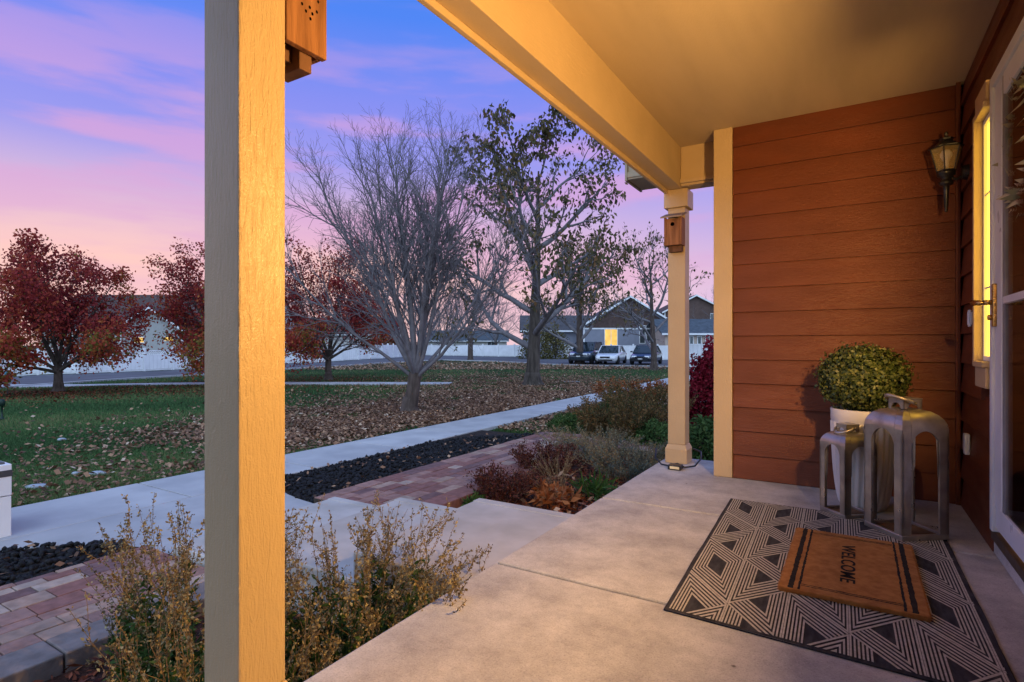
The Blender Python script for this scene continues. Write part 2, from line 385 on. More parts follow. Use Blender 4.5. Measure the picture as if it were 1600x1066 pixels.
st = thing('front_steps', None, None, kind='structure')
for x0, x1, y1, zt in ((-2.20, EX-.004, 3.17, -.15), (-3.05, -1.9, 3.30, -.30), (-3.95, -2.8, 3.42, -.45)):
    mb = MB(); mb.box(x0, x1, 2.02, y1, -.72, zt); mb.build('step', M['step'], st, bevel=.012)
    mb = MB(); mb.box(x0+.004, x1-.01, y1-.085, y1-.004, zt-.002, zt+.004); 
    mb.build('step_edge_band', M['step'], st, bevel=.003)

# paver walk
pw = thing('paver_walk', None, None, kind='structure')
pav_m = []
for nm, c in (('red', (.225,.105,.088)), ('rose', (.30,.17,.14)), ('sand', (.36,.27,.22)), ('plum', (.17,.095,.09)), ('buff', (.33,.22,.17))):
    pav_m.append(mat('paver_'+nm, c, .85, .18, 14, bump=.6, bscale=90, bdist=.003, rnd=.1))
X0, X1 = -4.26, -3.30
def pave(y0, y1):
    x = X1
    while x > X0+.04:
        w = min(random.choice((.095, .125, .125, .165)), x-X0)
        if x-w-X0 < .06: w = x-X0
        y = y0
        while y < y1-.01:
            L = random.choice((.15, .20, .25, .29))
            if y+L > y1-.09: L = y1-y
            dz = random.uniform(-.003, .003)
            mb = MB(); mb.box(x-w+.003, x-.003, y+.003, y+L-.003, -.56, -.50+dz)
            mb.build('paver', random.choices(pav_m, (4,4,1.3,2,2))[0], pw, bevel=.004)
            y += L
        x -= w
pave(-.1, 2.0); pave(3.44, 8.0)
mb = MB(); mb.box(X0+.01, X1-.005, -1.5, 2.0, -.70, -.512); mb.box(X0+.01, X1-.005, 3.43, 8.0, -.70, -.512); mb.build('sand_bed', M['joint'], pw)
edge_m = mat('edging_stone', (.20,.165,.155), .9, .2, 10, bump=.6, bscale=70, rnd=.1)
for a0, a1 in ((-.5, 2.0), (3.32, 8.0)):
    y = a0
    while y < a1-.1:
        L = min(.4, a1-y)
        mb = MB(); mb.box(X1+.004, X1+.23, y+.004, y+L-.004, -.72, -.495); mb.build('edging_stone', edge_m if a0 < 0 else pav_m[0], pw, bevel=.008); y += L
# far end bends right, towards the bed
for k in range(6):
    for j in range(5):
        mb = MB(); mb.box(-3.25+k*.22, -3.04+k*.22, 7.25+j*.15, 7.39+j*.15, -.56, -.50); mb.build('paver', random.choice(pav_m), pw, bevel=.004)

# beds
tag(ribbon('planting_bed', [(-3.07,-1.5),(-3.07,1.0),(-3.07,3.0),(-3.07,8.6)], [(EX,-1.5),(EX,1.0),(EX,3.0),(1.8,8.6)], M['mulch'], .015), kind='structure')
tag(ribbon('planting_bed_far', [(-3.4,8.6),(-4.6,11),(-4.4,13)], [(2.5,8.6),(3,11),(3,13)], M['mulch'], .02), kind='structure')
def chips(name, n, region, sz, mt, z0, lift=.02, elong=3, parent=None, tilt=.6, kindv='stuff', tint=None, clump=False):
    """flat chips or leaves scattered on the ground; region(n) gives xy"""
    xy = region(n)
    if clump:
        f = np.sin(xy[:,0]*2.3+1.7*np.sin(xy[:,1]*1.1))+np.sin(xy[:,1]*3.1+2.0*np.sin(xy[:,0]*.9))+.6*np.sin(xy[:,0]*7.1+xy[:,1]*5.3)
        xy = xy[rng.uniform(-2.6, .9, len(xy)) < f]
    n = len(xy); a = rng.uniform(0, 2*math.pi, n); s = sz[0]+(sz[1]-sz[0])*rng.beta(1.6, 2.6, n)*1.15
    u = np.stack([np.cos(a), np.sin(a), rng.normal(0, tilt*.5, n)], 1); v = np.stack([-np.sin(a), np.cos(a), rng.normal(0, tilt, n)], 1)
    u *= (s*.5)[:,None]; v *= (s*.5/elong)[:,None]
    zc = (H(xy[:,0], xy[:,1]) if z0 is None else np.full(n, z0))+rng.uniform(.0, lift, n)+s*.12
    c = np.stack([xy[:,0], xy[:,1], zc], 1); up = np.array([0,0,1])*(s*.12)[:,None]
    V = np.stack([c-u, c-v*.9-up*.6, c+u, c+v*.9+up], 1).reshape(-1, 3)
    t = np.repeat(rng.uniform(0, 1, n) if tint is None else tint(n), 4)
    Fi = np.arange(n*4).reshape(-1, 4)
    o = fastmesh(name, V, Fi, mt, parent, col=t)
    if kindv: o['kind'] = kindv
    return o
def rect(x0, x1, y0, y1): return lambda n: np.stack([rng.uniform(x0, x1, n), rng.uniform(y0, y1, n)], 1)
M['bark_chip'] = tintmat('bark_chip', [(0,(.05,.014,.010)), (.5,(.15,.038,.018)), (.85,(.27,.08,.03)), (1,(.40,.19,.09))], trans=0)
def bedreg(n):
    a = np.stack([rng.uniform(-3.05, 1.0, n*2), rng.uniform(-.3, 8.5, n*2)], 1)
    lim = np.where(a[:,1] < 4.5, EX, EX+(a[:,1]-4.5)*.7)
    a = a[(a[:,0] < lim-.02)]; return a[:n]
o = chips('bark_mulch', 24000, bedreg, (.02, .075), M['bark_chip'], None, lift=.05, elong=3.5)
M['dry_leaf'] = tintmat('fallen_leaf', [(0,(.07,.040,.026)), (.35,(.17,.090,.055)), (.7,(.29,.16,.095)), (.92,(.42,.26,.16)), (1,(.58,.45,.34))], trans=.1)
chips('leaves_in_the_bed', 420, lambda n: np.stack([rng.uniform(-2.9, -1.35, n), rng.uniform(3.3, 5.6, n)], 1), (.04, .11), M['dry_leaf'], None, lift=.07, elong=1.7, tilt=.9)
M['red_leaf_ground'] = tintmat('fallen_red_leaf', [(0,(.05,.012,.010)), (.5,(.13,.03,.015)), (1,(.24,.08,.03))], trans=.1)

# lava rock strips
def blob_rocks(name, n, reg, sz, mt, z0, parent=None, lift=.05):
    bm = bmesh.new(); bmesh.ops.create_icosphere(bm, subdivisions=1, radius=1)
    base = np.array([v.co[:] for v in bm.verts]); fa = np.array([[v.index for v in f.verts] for f in bm.faces]); bm.free()
    xy = reg(n); n = len(xy); k = len(base)
    Vv = base[None]*rng.uniform(.62, 1.25, (n, k, 1))*rng.uniform(.7, 1.2, (n, 1, 3))
    Vv *= rng.uniform(sz[0], sz[1], (n,1,1)); 
    ctr = np.stack([xy[:,0], xy[:,1], z0+rng.uniform(0, lift, n)], 1)
    Vv += ctr[:,None,:]
    Ff = (fa[None]+(np.arange(n)*k)[:,None,None]).reshape(-1, 3)
    o = fastmesh(name, Vv.reshape(-1, 3), Ff, mt, parent, col=np.repeat(rng.uniform(0, 1, n), k)); o['kind'] = 'stuff'; return o
M['lava'] = mat('lava_rock', (.011,.012,.015), .8, .5, 25, bump=.8, bscale=120, bdist=.006)
def lava_reg(n):
    a = np.stack([rng.uniform(-5.5, -4.28, n), rng.uniform(-.6, 8.3, n)], 1)
    x, y = a[:,0], a[:,1]
    keep = ((y < 2.02) & (x > np.interp(y, [1.1, 1.45, 1.75, 2.0], [WX1, -5.28, -5.03, -4.7]))) | ((y > 3.5) & (x > np.interp(y, [3.45, 3.7, 3.95], [-4.45, -5.15, WX1])) & (x > np.interp(y, [6.8, 8.3], [WX1+.1, -4.4])))
    return a[keep]
blob_rocks('lava_rock_strip', 13000, lava_reg, (.012, .027), M['lava'], -.60)
mb = MB(); mb.box(-5.50, -4.27, -1.5, 8.0, -.75, -.583); tag(mb.build('lava_bed_base', M['soil']), kind='structure')
chips('leaves_on_lava_rock', 330, lava_reg, (.04, .085), M['dry_leaf'], -.56, lift=.045, elong=2)

# fallen leaves and grass on the lawn
def not_paved(a):
    x, y = a[:,0], a[:,1]
    ok = (x < WX0-.04+np.array([wx(v) for v in y])) | ((x > WX1+.05) & (y > 8.3)) | ((x > -4.2) & (y > 8.3) & (x < -3))
    ab = np.array([B.x-A.x, B.y-A.y]); L = np.linalg.norm(ab); t_ = ab/L
    rel = a-np.array([A.x, A.y]); al = rel@t_; off = rel@np.array([-t_[1], t_[0]])
    return ok & ~((np.abs(off) < .62) & (al > 0) & (al < L))
def inroad(a):
    nr = resample(near, 120); nn = np.array([(p.x, p.y) for p in nr])
    fwd = np.array([-SY, CYW]); rt = np.array([CYW, SY])
    dn = nn@fwd; px = (nn@rt)/dn
    da = a@fwd; pa = (a@rt)/np.maximum(da, .1)
    o = np.argsort(px); return da > np.interp(pa, px[o], dn[o])-.15
def view_scatter(n, px0, px1, py0, py1, keep=None, pw=1.0):
    """ground points spread evenly over a patch of the view (so near patches hold as many as far ones)"""
    px = rng.uniform(px0, px1, n); t = rng.uniform(0, 1, n)**pw; py = py0+(py1-py0)*t
    d = F*(HC+.6)/(py-HY); r = (px-CX)/F*d
    a = np.stack([CYW*r-SY*d, SY*r+CYW*d], 1)
    k = not_paved(a) & ~inroad(a)
    return a[k]
def around(cx, cy, rx, ry, n):
    a = rng.normal(0, 1, (n, 2))*np.array([rx, ry])+np.array([cx, cy]); return a[not_paved(a) & ~inroad(a)]
T1 = hit(640, 645)
def leafreg(n):
    L = [around(T1.x+.2, T1.y-1.0, 1.7, 2.4, n//3), around(T1.x+1.2, T1.y+2.8, 1.3, 3.0, n//4), around(-9.5, 16, 2.6, 3.2, n//4), around(-12, 21, 3, 3, n//12), view_scatter(n//200, 0, 450, 625, 800), view_scatter(n//12, 640, 1040, 578, 650)]
    return np.concatenate(L)
chips('fallen_leaves', 150000, leafreg, (.032, .095), M['dry_leaf'], None, lift=.05, elong=1.7, tilt=.6, clump=True)
chips('leaves_beyond_the_road_edge', 9000, lambda n: view_scatter(n, 470, 1040, 565, 577), (.08, .18), M['dry_leaf'], None, lift=.06, elong=1.6, tint=lambda n: rng.uniform(.4, 1, n))
chips('leaves_along_the_lawn_edge', 1000, lambda n: (lambda a: a[not_paved(a)])(np.stack([rng.normal(-6.85, .22, n), rng.uniform(.5, 9, n)], 1)), (.035, .085), M['dry_leaf'], None, elong=1.6)
chips('leaves_on_near_grass', 2600, lambda n: (lambda a: a[not_paved(a)])(np.stack([rng.uniform(-5.4, -2.6, n), rng.uniform(8.3, 12, n)], 1)), (.035, .08), M['dry_leaf'], None, elong=1.7)
for (px_, py_), w in (((91, 612), 1.6), ((345, 604), 1.6), ((513, 595), 2.2)):
    p = hit(px_, py_); chips('fallen_red_leaves', 6000, lambda n: around(p.x, p.y, w*1.3, w, n), (.04, .08), M['red_leaf_ground'], None, elong=1.7)
M['grass'] = tintmat('grass_blade', [(0,(.038,.092,.034)), (.5,(.075,.160,.055)), (.85,(.12,.21,.07)), (1,(.24,.21,.10))], trans=.2, rough=.8)
def grassfield(name, xy, h):
    n = len(xy); a = rng.uniform(0, 2*math.pi, n); hh = rng.uniform(.6, 1.2, n)*h
    z = H(xy[:,0], xy[:,1])-.03; w = .16*hh
    c = np.stack([xy[:,0], xy[:,1], z], 1); u = np.stack([np.cos(a)*w, np.sin(a)*w, np.zeros(n)], 1)
    tip = np.stack([rng.normal(0, .35, n)*hh, rng.normal(0, .35, n)*hh, hh], 1)
    V = np.stack([c-u, c+u, c+tip], 1).reshape(-1, 3)
    tn = .5+.28*np.sin(xy[:,0]*.9+1.7*np.sin(xy[:,1]*.5))+rng.normal(0, .22, n)
    o = fastmesh(name, V, np.arange(n*3).reshape(-1, 3), M['grass'], col=np.repeat(np.clip(tn, 0, 1), 3)); o['kind'] = 'stuff'
g = np.concatenate([view_scatter(170000, -40, 470, 612, 790, pw=1.0), view_scatter(110000, 440, 1050, 590, 730, pw=1)])
grassfield('grass', g, .055)
gg = np.stack([rng.uniform(-5.4, -2.0, 40000), rng.uniform(8.2, 16, 40000)], 1); gg = gg[not_paved(gg)]
grassfield('grass_by_the_bed', gg, .06)
g = view_scatter(50000, -40, 1050, 576, 612); grassfield('grass_far', g, .09)

# ------------------------------------------------------------------ the porch house
WY, WX, CZ = 4.07, .560, 2.415
house = thing('house', 'brown lap-sided house with beige trim and a covered front porch', 'house')
CH = .1622
def board_far(z0, z1, x0, x1):
    mb = MB(); z1o = min(z1+.02, CZ)
    mb.prism([(x0, WY-.027, z0), (x0, WY-.006, z1o), (x0, WY+.02, z1o), (x0, WY+.02, z0)], (x1-x0, 0, 0)); return mb
def board_side(z0, z1, y0, y1):
    mb = MB(); z1o = min(z1+.02, CZ)
    mb.prism([(WX-.024, y0, z0), (WX-.006, y0, z1o), (WX+.02, y0, z1o), (WX+.02, y0, z0)], (0, y1-y0, 0)); return mb
DY0, DY1, DZ0, DZ1 = 2.20, 3.19, .105, 2.085       # storm door opening
SY0, SY1, SZ0, SZ1 = 3.215, 3.455, .72, 2.01        # sidelight window, outside of casing
z = .004; k = 0
while z < CZ-.02:
    z1 = min(z+CH, CZ)
    board_far(z, z1, -.690, WX-.024).build('siding_board', M['siding'], house, bevel=.0015)
    mid = (z+z1)/2
    if z1 < SZ0+.02 or z > SZ1-.02: segs = [(DY1+.006, WY-.03)] if z < DZ1 else [(-2.0, WY-.03)]
    else: segs = [(SY1+.002, WY-.03)]
    if z < DZ1: segs.append((-2.0, DY0-.006))
    for a_, b_ in segs: board_side(z, z1, a_, b_).build('siding_board', M['siding'], house, bevel=.0015)
    z += CH; k += 1
mb = MB(); mb.box(-.81, 6, WY+.021, WY+.2, -.7, 3.4); mb.box(WX+.021, WX+.16, -2.0, DY0, -.7, 3.4); mb.box(WX+.021, WX+.16, SY1-.03, WY+.02, -.7, 3.4)
mb.box(WX+.021, WX+.16, DY0, SY1-.03, 2.20, 3.4); mb.box(WX+.021, WX+.16, DY1, SY1-.03, -.7, .72); mb.box(WX+.021, WX+.16, DY1, SY0-.005, .72, 2.2); mb.box(6, 6.2, -2, WY+.2, -.7, 3.4); mb.box(WX+.021, 6.2, -2.2, -2.0, -.7, 3.4)
mb.build('wall_core', M['siding'], house)
mb = MB(); mb.box(-.815, -.693, WY-.032, WY+.0205, .002, CZ-.001); mb.build('corner_board', M['trim'], house, bevel=.003)
mb = MB(); mb.box(WX-.045, WX-.024, WY-.052, WY-.031, .004, CZ-.002); mb.build('corner_bead', M['siding'], house, bevel=.002)
mb = MB(); mb.box(WX-.02, WX+.02, DY0-.1, DY1+.0, .004, .06); mb.build('foundation_strip', M['concrete'], house)
mb = MB(); mb.box(WX-.028, WX+.02, DY0-.05, DY1+.02, .062, .103); mb.build('threshold', mat('dark_threshold', (.07,.05,.035), .6), house, bevel=.003)
# ceiling and roof
mb = MB(); mb.box(-1.16, .58, -.45, 4.262, CZ+.0005, CZ+.03); mb.build('ceiling_panel', M['ceiling'], house)
mb = MB(); mb.box(-1.24, 6.2, -2.3, 4.78, CZ+.05, CZ+.25); mb.build('roof', mat('shingles', (.06,.055,.05), .9), house)
BZ = 2.116
def sbox(x0, x1, y0, y1, z0, z1):       # beam members run a touch out of square with the wall
    k = .009; q = [(x0-k*(4.44-y0), y0), (x1-k*(4.44-y0), y0), (x1, y1), (x0, y1)]
    mb = MB(); mb.prism([(x, y, z0) for x, y in q], (0, 0, z1-z0)); return mb
mb = sbox(-1.206, -1.10, -.45, 4.44, BZ, CZ+.02); mb.build('beam', M['beam'], house, bevel=.004)
mb = sbox(-1.232, -1.2065, -.45, 4.45, BZ-.028, CZ+.1); mb.build('fascia_board', M['beam'], house, bevel=.003)
mb = MB(); mb.box(-1.0995, -.806, 4.264, 4.40, BZ+.004, CZ+.02); mb.build('cross_beam', M['beam'], house, bevel=.004)
mb = MB(); mb.box(-1.0995, -.806, 4.235, 4.2635, BZ+.02, BZ+.05); mb.build('cross_beam_ledge', M['beam'], house, bevel=.003)
mb = MB(); mb.box(-1.58, -1.234, 4.43, 4.80, 2.285, 2.30); mb.box(-1.58, -.83, 4.4415, 4.46, 2.30, 2.50); mb.build('eave_return', M['beam'], house, bevel=.003)
mb = MB(); mb.box(-1.60, -1.5805, 4.42, 4.82, 2.275, 2.55); mb.box(-1.58, -.83, 4.4225, 4.4413, 2.30, 2.345); mb.build('eave_trim', M['beam'], house, bevel=.003)
def column(x0, x1, y0, y1, basew=.017):
    sh = MB(); sh.box(x0, x1, y0, y1, .145, BZ-.14); s = sh.build('column', M['trim'], house, bevel=.004)
    b1 = MB(); w = basew; b1.box(x0-w, x1+w, y0-w, y1+w, .002, .11)
    b1.add([(x0-w, y0-w, .11), (x1+w, y0-w, .11), (x1+w, y1+w, .11), (x0-w, y1+w, .11), (x0-.002, y0-.002, .145), (x1+.002, y0-.002, .145), (x1+.002, y1+.002, .145), (x0-.002, y1+.002, .145)], [(0,1,5,4),(1,2,6,5),(2,3,7,6),(3,0,4,7),(4,5,6,7)])
    b1.build('column_base', M['trim'], s, bevel=.003)
    c1 = MB(); c1.box(x0-w-.008, x1+w+.008, y0-w-.008, y1+w+.008, BZ-.14, BZ-.002); c1.build('column_capital', M['trim'], s, bevel=.004)
    return s
column(-1.245, -1.113, .705, .820)
column(-1.215, -1.083, 4.325, 4.455)
# storm door
FX = .525
def bar(x0, x1, y0, y1, z0, z1, name, mt, par, bev=.003):
    mb = MB(); mb.box(x0, x1, y0, y1, z0, z1); return mb.build(name, mt, par, bevel=bev)
door = bar(FX+.012, FX+.03, DY0+.04, DY1-.05, DZ0+.02, DZ0+.115, 'storm_door', M['frame'], house)
bar(FX, FX+.034, DY1-.045, DY1, DZ0, DZ1, 'door_frame', M['frame'], door)
bar(FX, FX+.034, DY0, DY0+.04, DZ0, DZ1, 'door_frame', M['frame'], door)
bar(FX, FX+.034, DY0+.04, DY1-.045, DZ1-.05, DZ1, 'door_frame', M['frame'], door)
bar(FX+.010, FX+.030, DY1-.165, DY1-.047, DZ0+.116, DZ1-.052, 'stile', M['frame'], door)
bar(FX+.014, FX+.028, DY1-.200, DY1-.166, DZ0+.116, DZ1-.052, 'glazing_bead', mat('bead_grey', (.20,.20,.22), .4), door)  # dark grey bead beside the glass
bar(FX+.010, FX+.030, DY0+.042, DY0+.14, DZ0+.116, DZ1-.052, 'stile', M['frame'], door)
bar(FX+.010, FX+.030, DY0+.141, DY1-.201, DZ1-.14, DZ1-.052, 'top_rail', M['frame'], door)
bar(FX+.008, FX+.030, DY0+.141, DY1-.201, 1.085, 1.115, 'middle_rail', M['frame'], door)
bar(FX+.020, FX+.024, DY0+.141, DY1-.201, DZ0+.117, 1.084, 'pane', M['glass'], door, 0)
bar(FX+.020, FX+.024, DY0+.141, DY1-.201, 1.116, DZ1-.141, 'pane', M['glass'], door, 0)
hy = DY1-.075
mb = MB(); mb.box(FX-.004, FX+.010, hy-.016, hy+.016, .995, 1.18); mb.build('handle_plate', M['brass'], door, bevel=.003)
mb = MB(); mb.tube([(FX-.004, hy, 1.10), (FX-.03, hy, 1.10)], .011, 12); mb.tube([(FX-.03, hy, 1.10), (FX-.045, hy+.012, 1.10), (FX-.05, hy+.05, 1.103), (FX-.052, hy+.09, 1.105)], [.011,.012,.011,.014], 12); mb.tube([(FX-.004, hy, 1.035), (FX-.018, hy, 1.035)], .012, 12); mb.build('handle', M['brass'], door, smooth=True)
# entry door behind the storm door, room glow beyond
red = mat('entry_door', (.16,.05,.03), .4, .1, 3)
bar(WX+.17, WX+1.05, 1.30, 1.345, .10, 2.13, 'entry_door', red, house, .004)
bar(WX+.04, WX+.15, DY1-.09, DY1-.02, .10, 2.13, 'door_jamb', M['trim'], house)
bar(WX+.06, WX+.15, DY1-.13, DY1-.095, .10, 2.13, 'door_stop', M['trim'], house)
room = mat('room_wall', (.62,.50,.33), .8, .05, 2)
rm = MB(); rm.add([(WX+.17, 1.2, -.01), (5.5, 1.2, -.01), (5.5, 4.0, -.01), (WX+.17, 4.0, -.01), (WX+.17, 1.2, 2.6), (5.5, 1.2, 2.6), (5.5, 4.0, 2.6), (WX+.17, 4.0, 2.6)], [(0,1,2,3),(4,7,6,5),(1,5,6,2),(2,6,7,3),(0,4,5,1)]); rm.build('room_interior', room, house)
rl = bpy.data.lights.new('room_light', 'POINT'); rl.energy = 75; rl.color = (1, .55, .16); rl.shadow_soft_size = .12
rlo = bpy.data.objects.new('room_light', rl); C.objects.link(rlo); rlo.location = (1.2, 1.95, 1.9)
# sidelight window
sd = bar(WX-.018, WX+.02, SY0-.018, SY0-.006, SZ0+.095, SZ1, 'sidelight_window', M['trim'], house)
bar(WX-.055, WX+.02, SY1-.028, SY1, SZ0+.095, SZ1, 'casing', M['trim'], sd)
bar(WX-.055, WX+.02, SY0-.005, SY1-.029, SZ1-.03, SZ1-.002, 'casing', M['trim'], sd)
bar(WX-.060, WX+.02, SY0-.005, SY1-.03, SZ0+.095, SZ0+.120, 'sill', M['trim'], sd)
bar(WX-.045, WX-.024, SY0, SY1+.002, SZ0, SZ0+.093, 'apron', M['trim'], sd)
bar(WX-.045, WX-.024, SY0, SY1+.002, SZ1+.002, SZ1+.09, 'head_casing', M['trim'], sd)
for y_ in (SY1-.044, SY0-.005): bar(WX-.020, WX+.018, y_, y_+.014, SZ0+.122, SZ1-.032, 'sash', M['white'], sd, .002)
for z_ in (SZ0+.122, SZ1-.054): bar(WX-.020, WX+.018, SY0+.005, SY1-.045, z_, z_+.022, 'sash', M['white'], sd, .002)
for z_ in (1.18, 1.62): bar(WX-.014, WX-.008, SY0+.005, SY1-.045, z_, z_+.008, 'muntin', M['white'], sd, 0)
M['glow'] = emit('glowing_curtain', (1.0, .60, .055), 3.6, 2.2)
bar(WX-.007, WX-.003, SY0+.005, SY1-.045, SZ0+.14, SZ1-.05, 'lit_curtain', M['glow'], sd, 0)
mb = MB(); mb.tube([(WX-.022, 3.72, 1.02), (WX-.022, 3.72, 1.09)], [.016, .016], 10); mb.box(WX-.034, WX-.022, 3.705, 3.735, 1.01, 1.10)
tag(mb.build('doorbell', M['frame'], house, bevel=.004), 'small pale doorbell beside the sidelight')
mb = MB(); mb.box(WX-.045, WX-.020, 3.745, 3.80, .335, .445); tag(mb.build('outlet_cover', M['frame'], house, bevel=.006), 'grey weatherproof outlet cover low on the side wall')

# porch light: warm source out of view, in an added housing that shapes it
LP = (.47, 1.48, 1.42)
lampd = bpy.data.lights.new('porch_light', 'POINT'); lampd.shadow_soft_size = .035
lampd.energy = 240; lampd.color = (1.0, .57, .18)
lamp = bpy.data.objects.new('porch_light', lampd); C.objects.link(lamp); lamp.location = LP
lf = thing('added_lamp_housing', 'added lamp housing beside the door, shaped to cut the light, out of the picture', 'lamp', LP)
mb = MB(); mb.box(.032, .066, -.36, .26, -.14, .14); mb.build('back_plate', M['black'], lf, bevel=.004)
for z_ in (-.125, .125):
    mb = MB(); mb.box(-.082, .031, -.36, .26, z_-.004, z_+.004); mb.build('light_visor', M['black'], lf, bevel=.002)  # added visors, cut the light above and below
for y_, e_ in ((-.10, .13), (.26, .015)):
    mb = MB(); mb.box(-e_, .031, y_-.004, y_+.004, -.12, .12); mb.build('light_baffle', M['black'], lf, bevel=.002)  # added baffles, cut the light towards either end
# unseen end wall, added behind the camera to keep bright sky off the porch
mb = MB(); mb.box(-.95, WX+.02, -.62, -.47, 0, CZ+.02); mb.build('added_end_wall', M['siding'], house)

# ------------------------------------------------------------------ things on the porch
M['rug'] = mat('rug_dark_weave', (.035,.033,.036), .95, .35, 60, bump=.8, bscale=400, bdist=.002, stretch=(1,.25,1))
M['rug_light'] = mat('rug_cream_weave', (.46,.42,.36), .95, .15, 80, bump=.8, bscale=500, bdist=.002)
rug = thing('rug', 'black and cream flat-woven rug with striped triangles on the porch floor', 'rug', (-.605, 1.905, .0015))
RW, RL = .99, 1.575
mb = MB(); nxr, nyr = 40, 60; vs = []; 
for j in range(nyr+1):
    for i in range(nxr+1):
        x = RW*i/nxr; y = RL*j/nyr
        e = .0025*math.sin(y*9)*(1 if i == 0 else (-1 if i == nxr else 0)); vs.append((x+e, y, .005+.0012*math.sin(x*7+y*3)))
mb.add(vs, [(j*(nxr+1)+i, j*(nxr+1)+i+1, (j+1)*(nxr+1)+i+1, (j+1)*(nxr+1)+i) for j in range(nyr) for i in range(nxr)]); 
mb.add([(0,0,0),(RW,0,0),(RW,RL,0),(0,RL,0),(0,0,.005),(RW,0,.005),(RW,RL,.005),(0,RL,.005)], [(0,1,5,4),(1,2,6,5),(2,3,7,6),(3,0,4,7)])
mb.build('rug_body', M['rug'], rug, smooth=True)
def skew_rug(me):
    for v in me.vertices:
        fx = v.co.x/RW; fy = v.co.y/RL; v.co.x += .055*(1-fx)*(1-fy); v.co.y -= .035*fx*(1-fy)
skew_rug(bpy.data.objects['rug_body'].data)
# stripes: every triangle of the lattice carries chevrons round a dark triangle
def clip_poly(poly, x0, x1, y0, y1):
    for ax, lim, sg in ((0,x0,1),(0,x1,-1),(1,y0,1),(1,y1,-1)):
        out = []
        for i in range(len(poly)):
            a, b = poly[i], poly[(i+1) % len(poly)]; ia = sg*(a[ax]-lim) >= 0; ib = sg*(b[ax]-lim) >= 0
            if ia: out.append(a)
            if ia != ib:
                t = (lim-a[ax])/(b[ax]-a[ax]); out.append((a[0]+t*(b[0]-a[0]), a[1]+t*(b[1]-a[1])))
        poly = out
        if not poly: return []
    return poly
stripes = MB(); ay, bx, by = .456, .192, .228; ox, oy = .197, .155
rr = random.Random(3)
def tri_cell(A_, B_, C_, rot):
    T = [A_, B_, C_]; T = T[rot:]+T[:rot]; A_, B_, C_ = T
    Mx = ((B_[0]+C_[0])/2, (B_[1]+C_[1])/2)
    sc_ = lambda p, s: (Mx[0]+(p[0]-Mx[0])*s, Mx[1]+(p[1]-Mx[1])*s)
    n = 6; s0 = .30; st_ = (1-s0)/n
    for k in range(n):
        so = 1-k*st_-st_*.06; si = so-st_*.50
        for D in (B_, C_):
            poly = clip_poly([sc_(D, so), sc_(A_, so), sc_(A_, si), sc_(D, si)], .016, RW-.016, .012, RL-.012)
            if len(poly) > 2:
                stripes.add([(p[0], p[1], .0078) for p in poly], [tuple(range(len(poly)))])
for i in range(-2, 8):
    for j in range(-6, 8):
        o_ = (ox+i*bx, oy+j*ay+(i % 2)*by)
        p0 = o_; p1 = (o_[0], o_[1]+ay); p2 = (o_[0]+bx, o_[1]+by); p3 = (o_[0]-bx, o_[1]+by)
        if max(p2[0], p0[0]) > 0 and p3[0] < RW and p1[1] > 0 and p0[1] < RL:
            k_ = (i+2*j) % 2; tri_cell(p0, p1, p2, k_); tri_cell(p1, p0, p3, k_ if rr.random() < .7 else 1-k_)
so_ = stripes.build('woven_stripes', M['rug_light'], rug); skew_rug(so_.data)

coir = mat('coir', (.56,.24,.062), .95, .25, 30, bump=1, bscale=500, bdist=.006, col2=(.42,.165,.042))
ink = mat('coir_black_print', (.022,.016,.012), .95, .2, 30, bump=1, bscale=500, bdist=.004)
matt = thing('doormat', 'orange-brown coir doormat with black stripes and the word WELCOME, on the rug', 'doormat', (-.227, 2.262, .0095), R(-.4))
MW, ML = .452, .772
mb = MB(); mb.box(0, MW, 0, ML, .0, .018); mb.build('coir_pile', coir, matt, bevel=.004)
def fibre(n):
    side = rng.integers(0, 4, n); t = rng.uniform(0, 1, n)
    x = np.where(side == 0, t*MW, np.where(side == 1, t*MW, np.where(side == 2, 0, MW))); y = np.where(side == 0, 0, np.where(side == 1, ML, t*ML))
    return x, y, side
x_, y_, s_ = fibre(5200)
dx = np.where(s_ == 2, -1, np.where(s_ == 3, 1, 0))*rng.uniform(.001, .007, 5200)+rng.normal(0, .002, 5200); dy = np.where(s_ == 0, -1, np.where(s_ == 1, 1, 0))*rng.uniform(.001, .007, 5200)+rng.normal(0, .002, 5200)
c0 = np.stack([x_, y_, rng.uniform(.002, .017, 5200)], 1); c1 = c0+np.stack([dx, dy, rng.normal(0, .003, 5200)], 1); wv = np.stack([np.where(s_ > 1, 0, .0009), np.where(s_ > 1, .0009, 0), np.full(5200, .0005)], 1)
fo = fastmesh('fringe_fibres', np.stack([c0-wv, c0+wv, c1], 1).reshape(-1, 3), np.arange(5200*3).reshape(-1, 3), coir, matt); fo['kind'] = 'stuff'
mb = MB()
def wob(x0, x1, y0, y1, horiz):
    n = 60; vs = []
    for k in range(n+1):
        t = k/n; j1 = random.uniform(-.0016, .0016); j2 = random.uniform(-.0016, .0016)
        if horiz: x = x0+(x1-x0)*t; vs += [(x, y0+j1, .0186), (x, y1+j2, .0186)]
        else: y = y0+(y1-y0)*t; vs += [(x0+j1, y, .0186), (x1+j2, y, .0186)]
    mb.add(vs, [(2*k, 2*k+1, 2*k+3, 2*k+2) if not horiz else (2*k, 2*k+2, 2*k+3, 2*k+1) for k in range(n)])
wob(.030, .048, .004, ML-.004, False); wob(.062, .070, .004, ML-.004, False)
wob(MW-.048, MW-.030, .004, ML-.004, False); wob(MW-.070, MW-.062, .004, ML-.004, False)
for a_ in (.045, .058): wob(.071, MW-.071, a_, a_+.005, True); wob(.071, MW-.071, ML-a_-.005, ML-a_, True)
mb.build('printed_stripe', ink, matt)
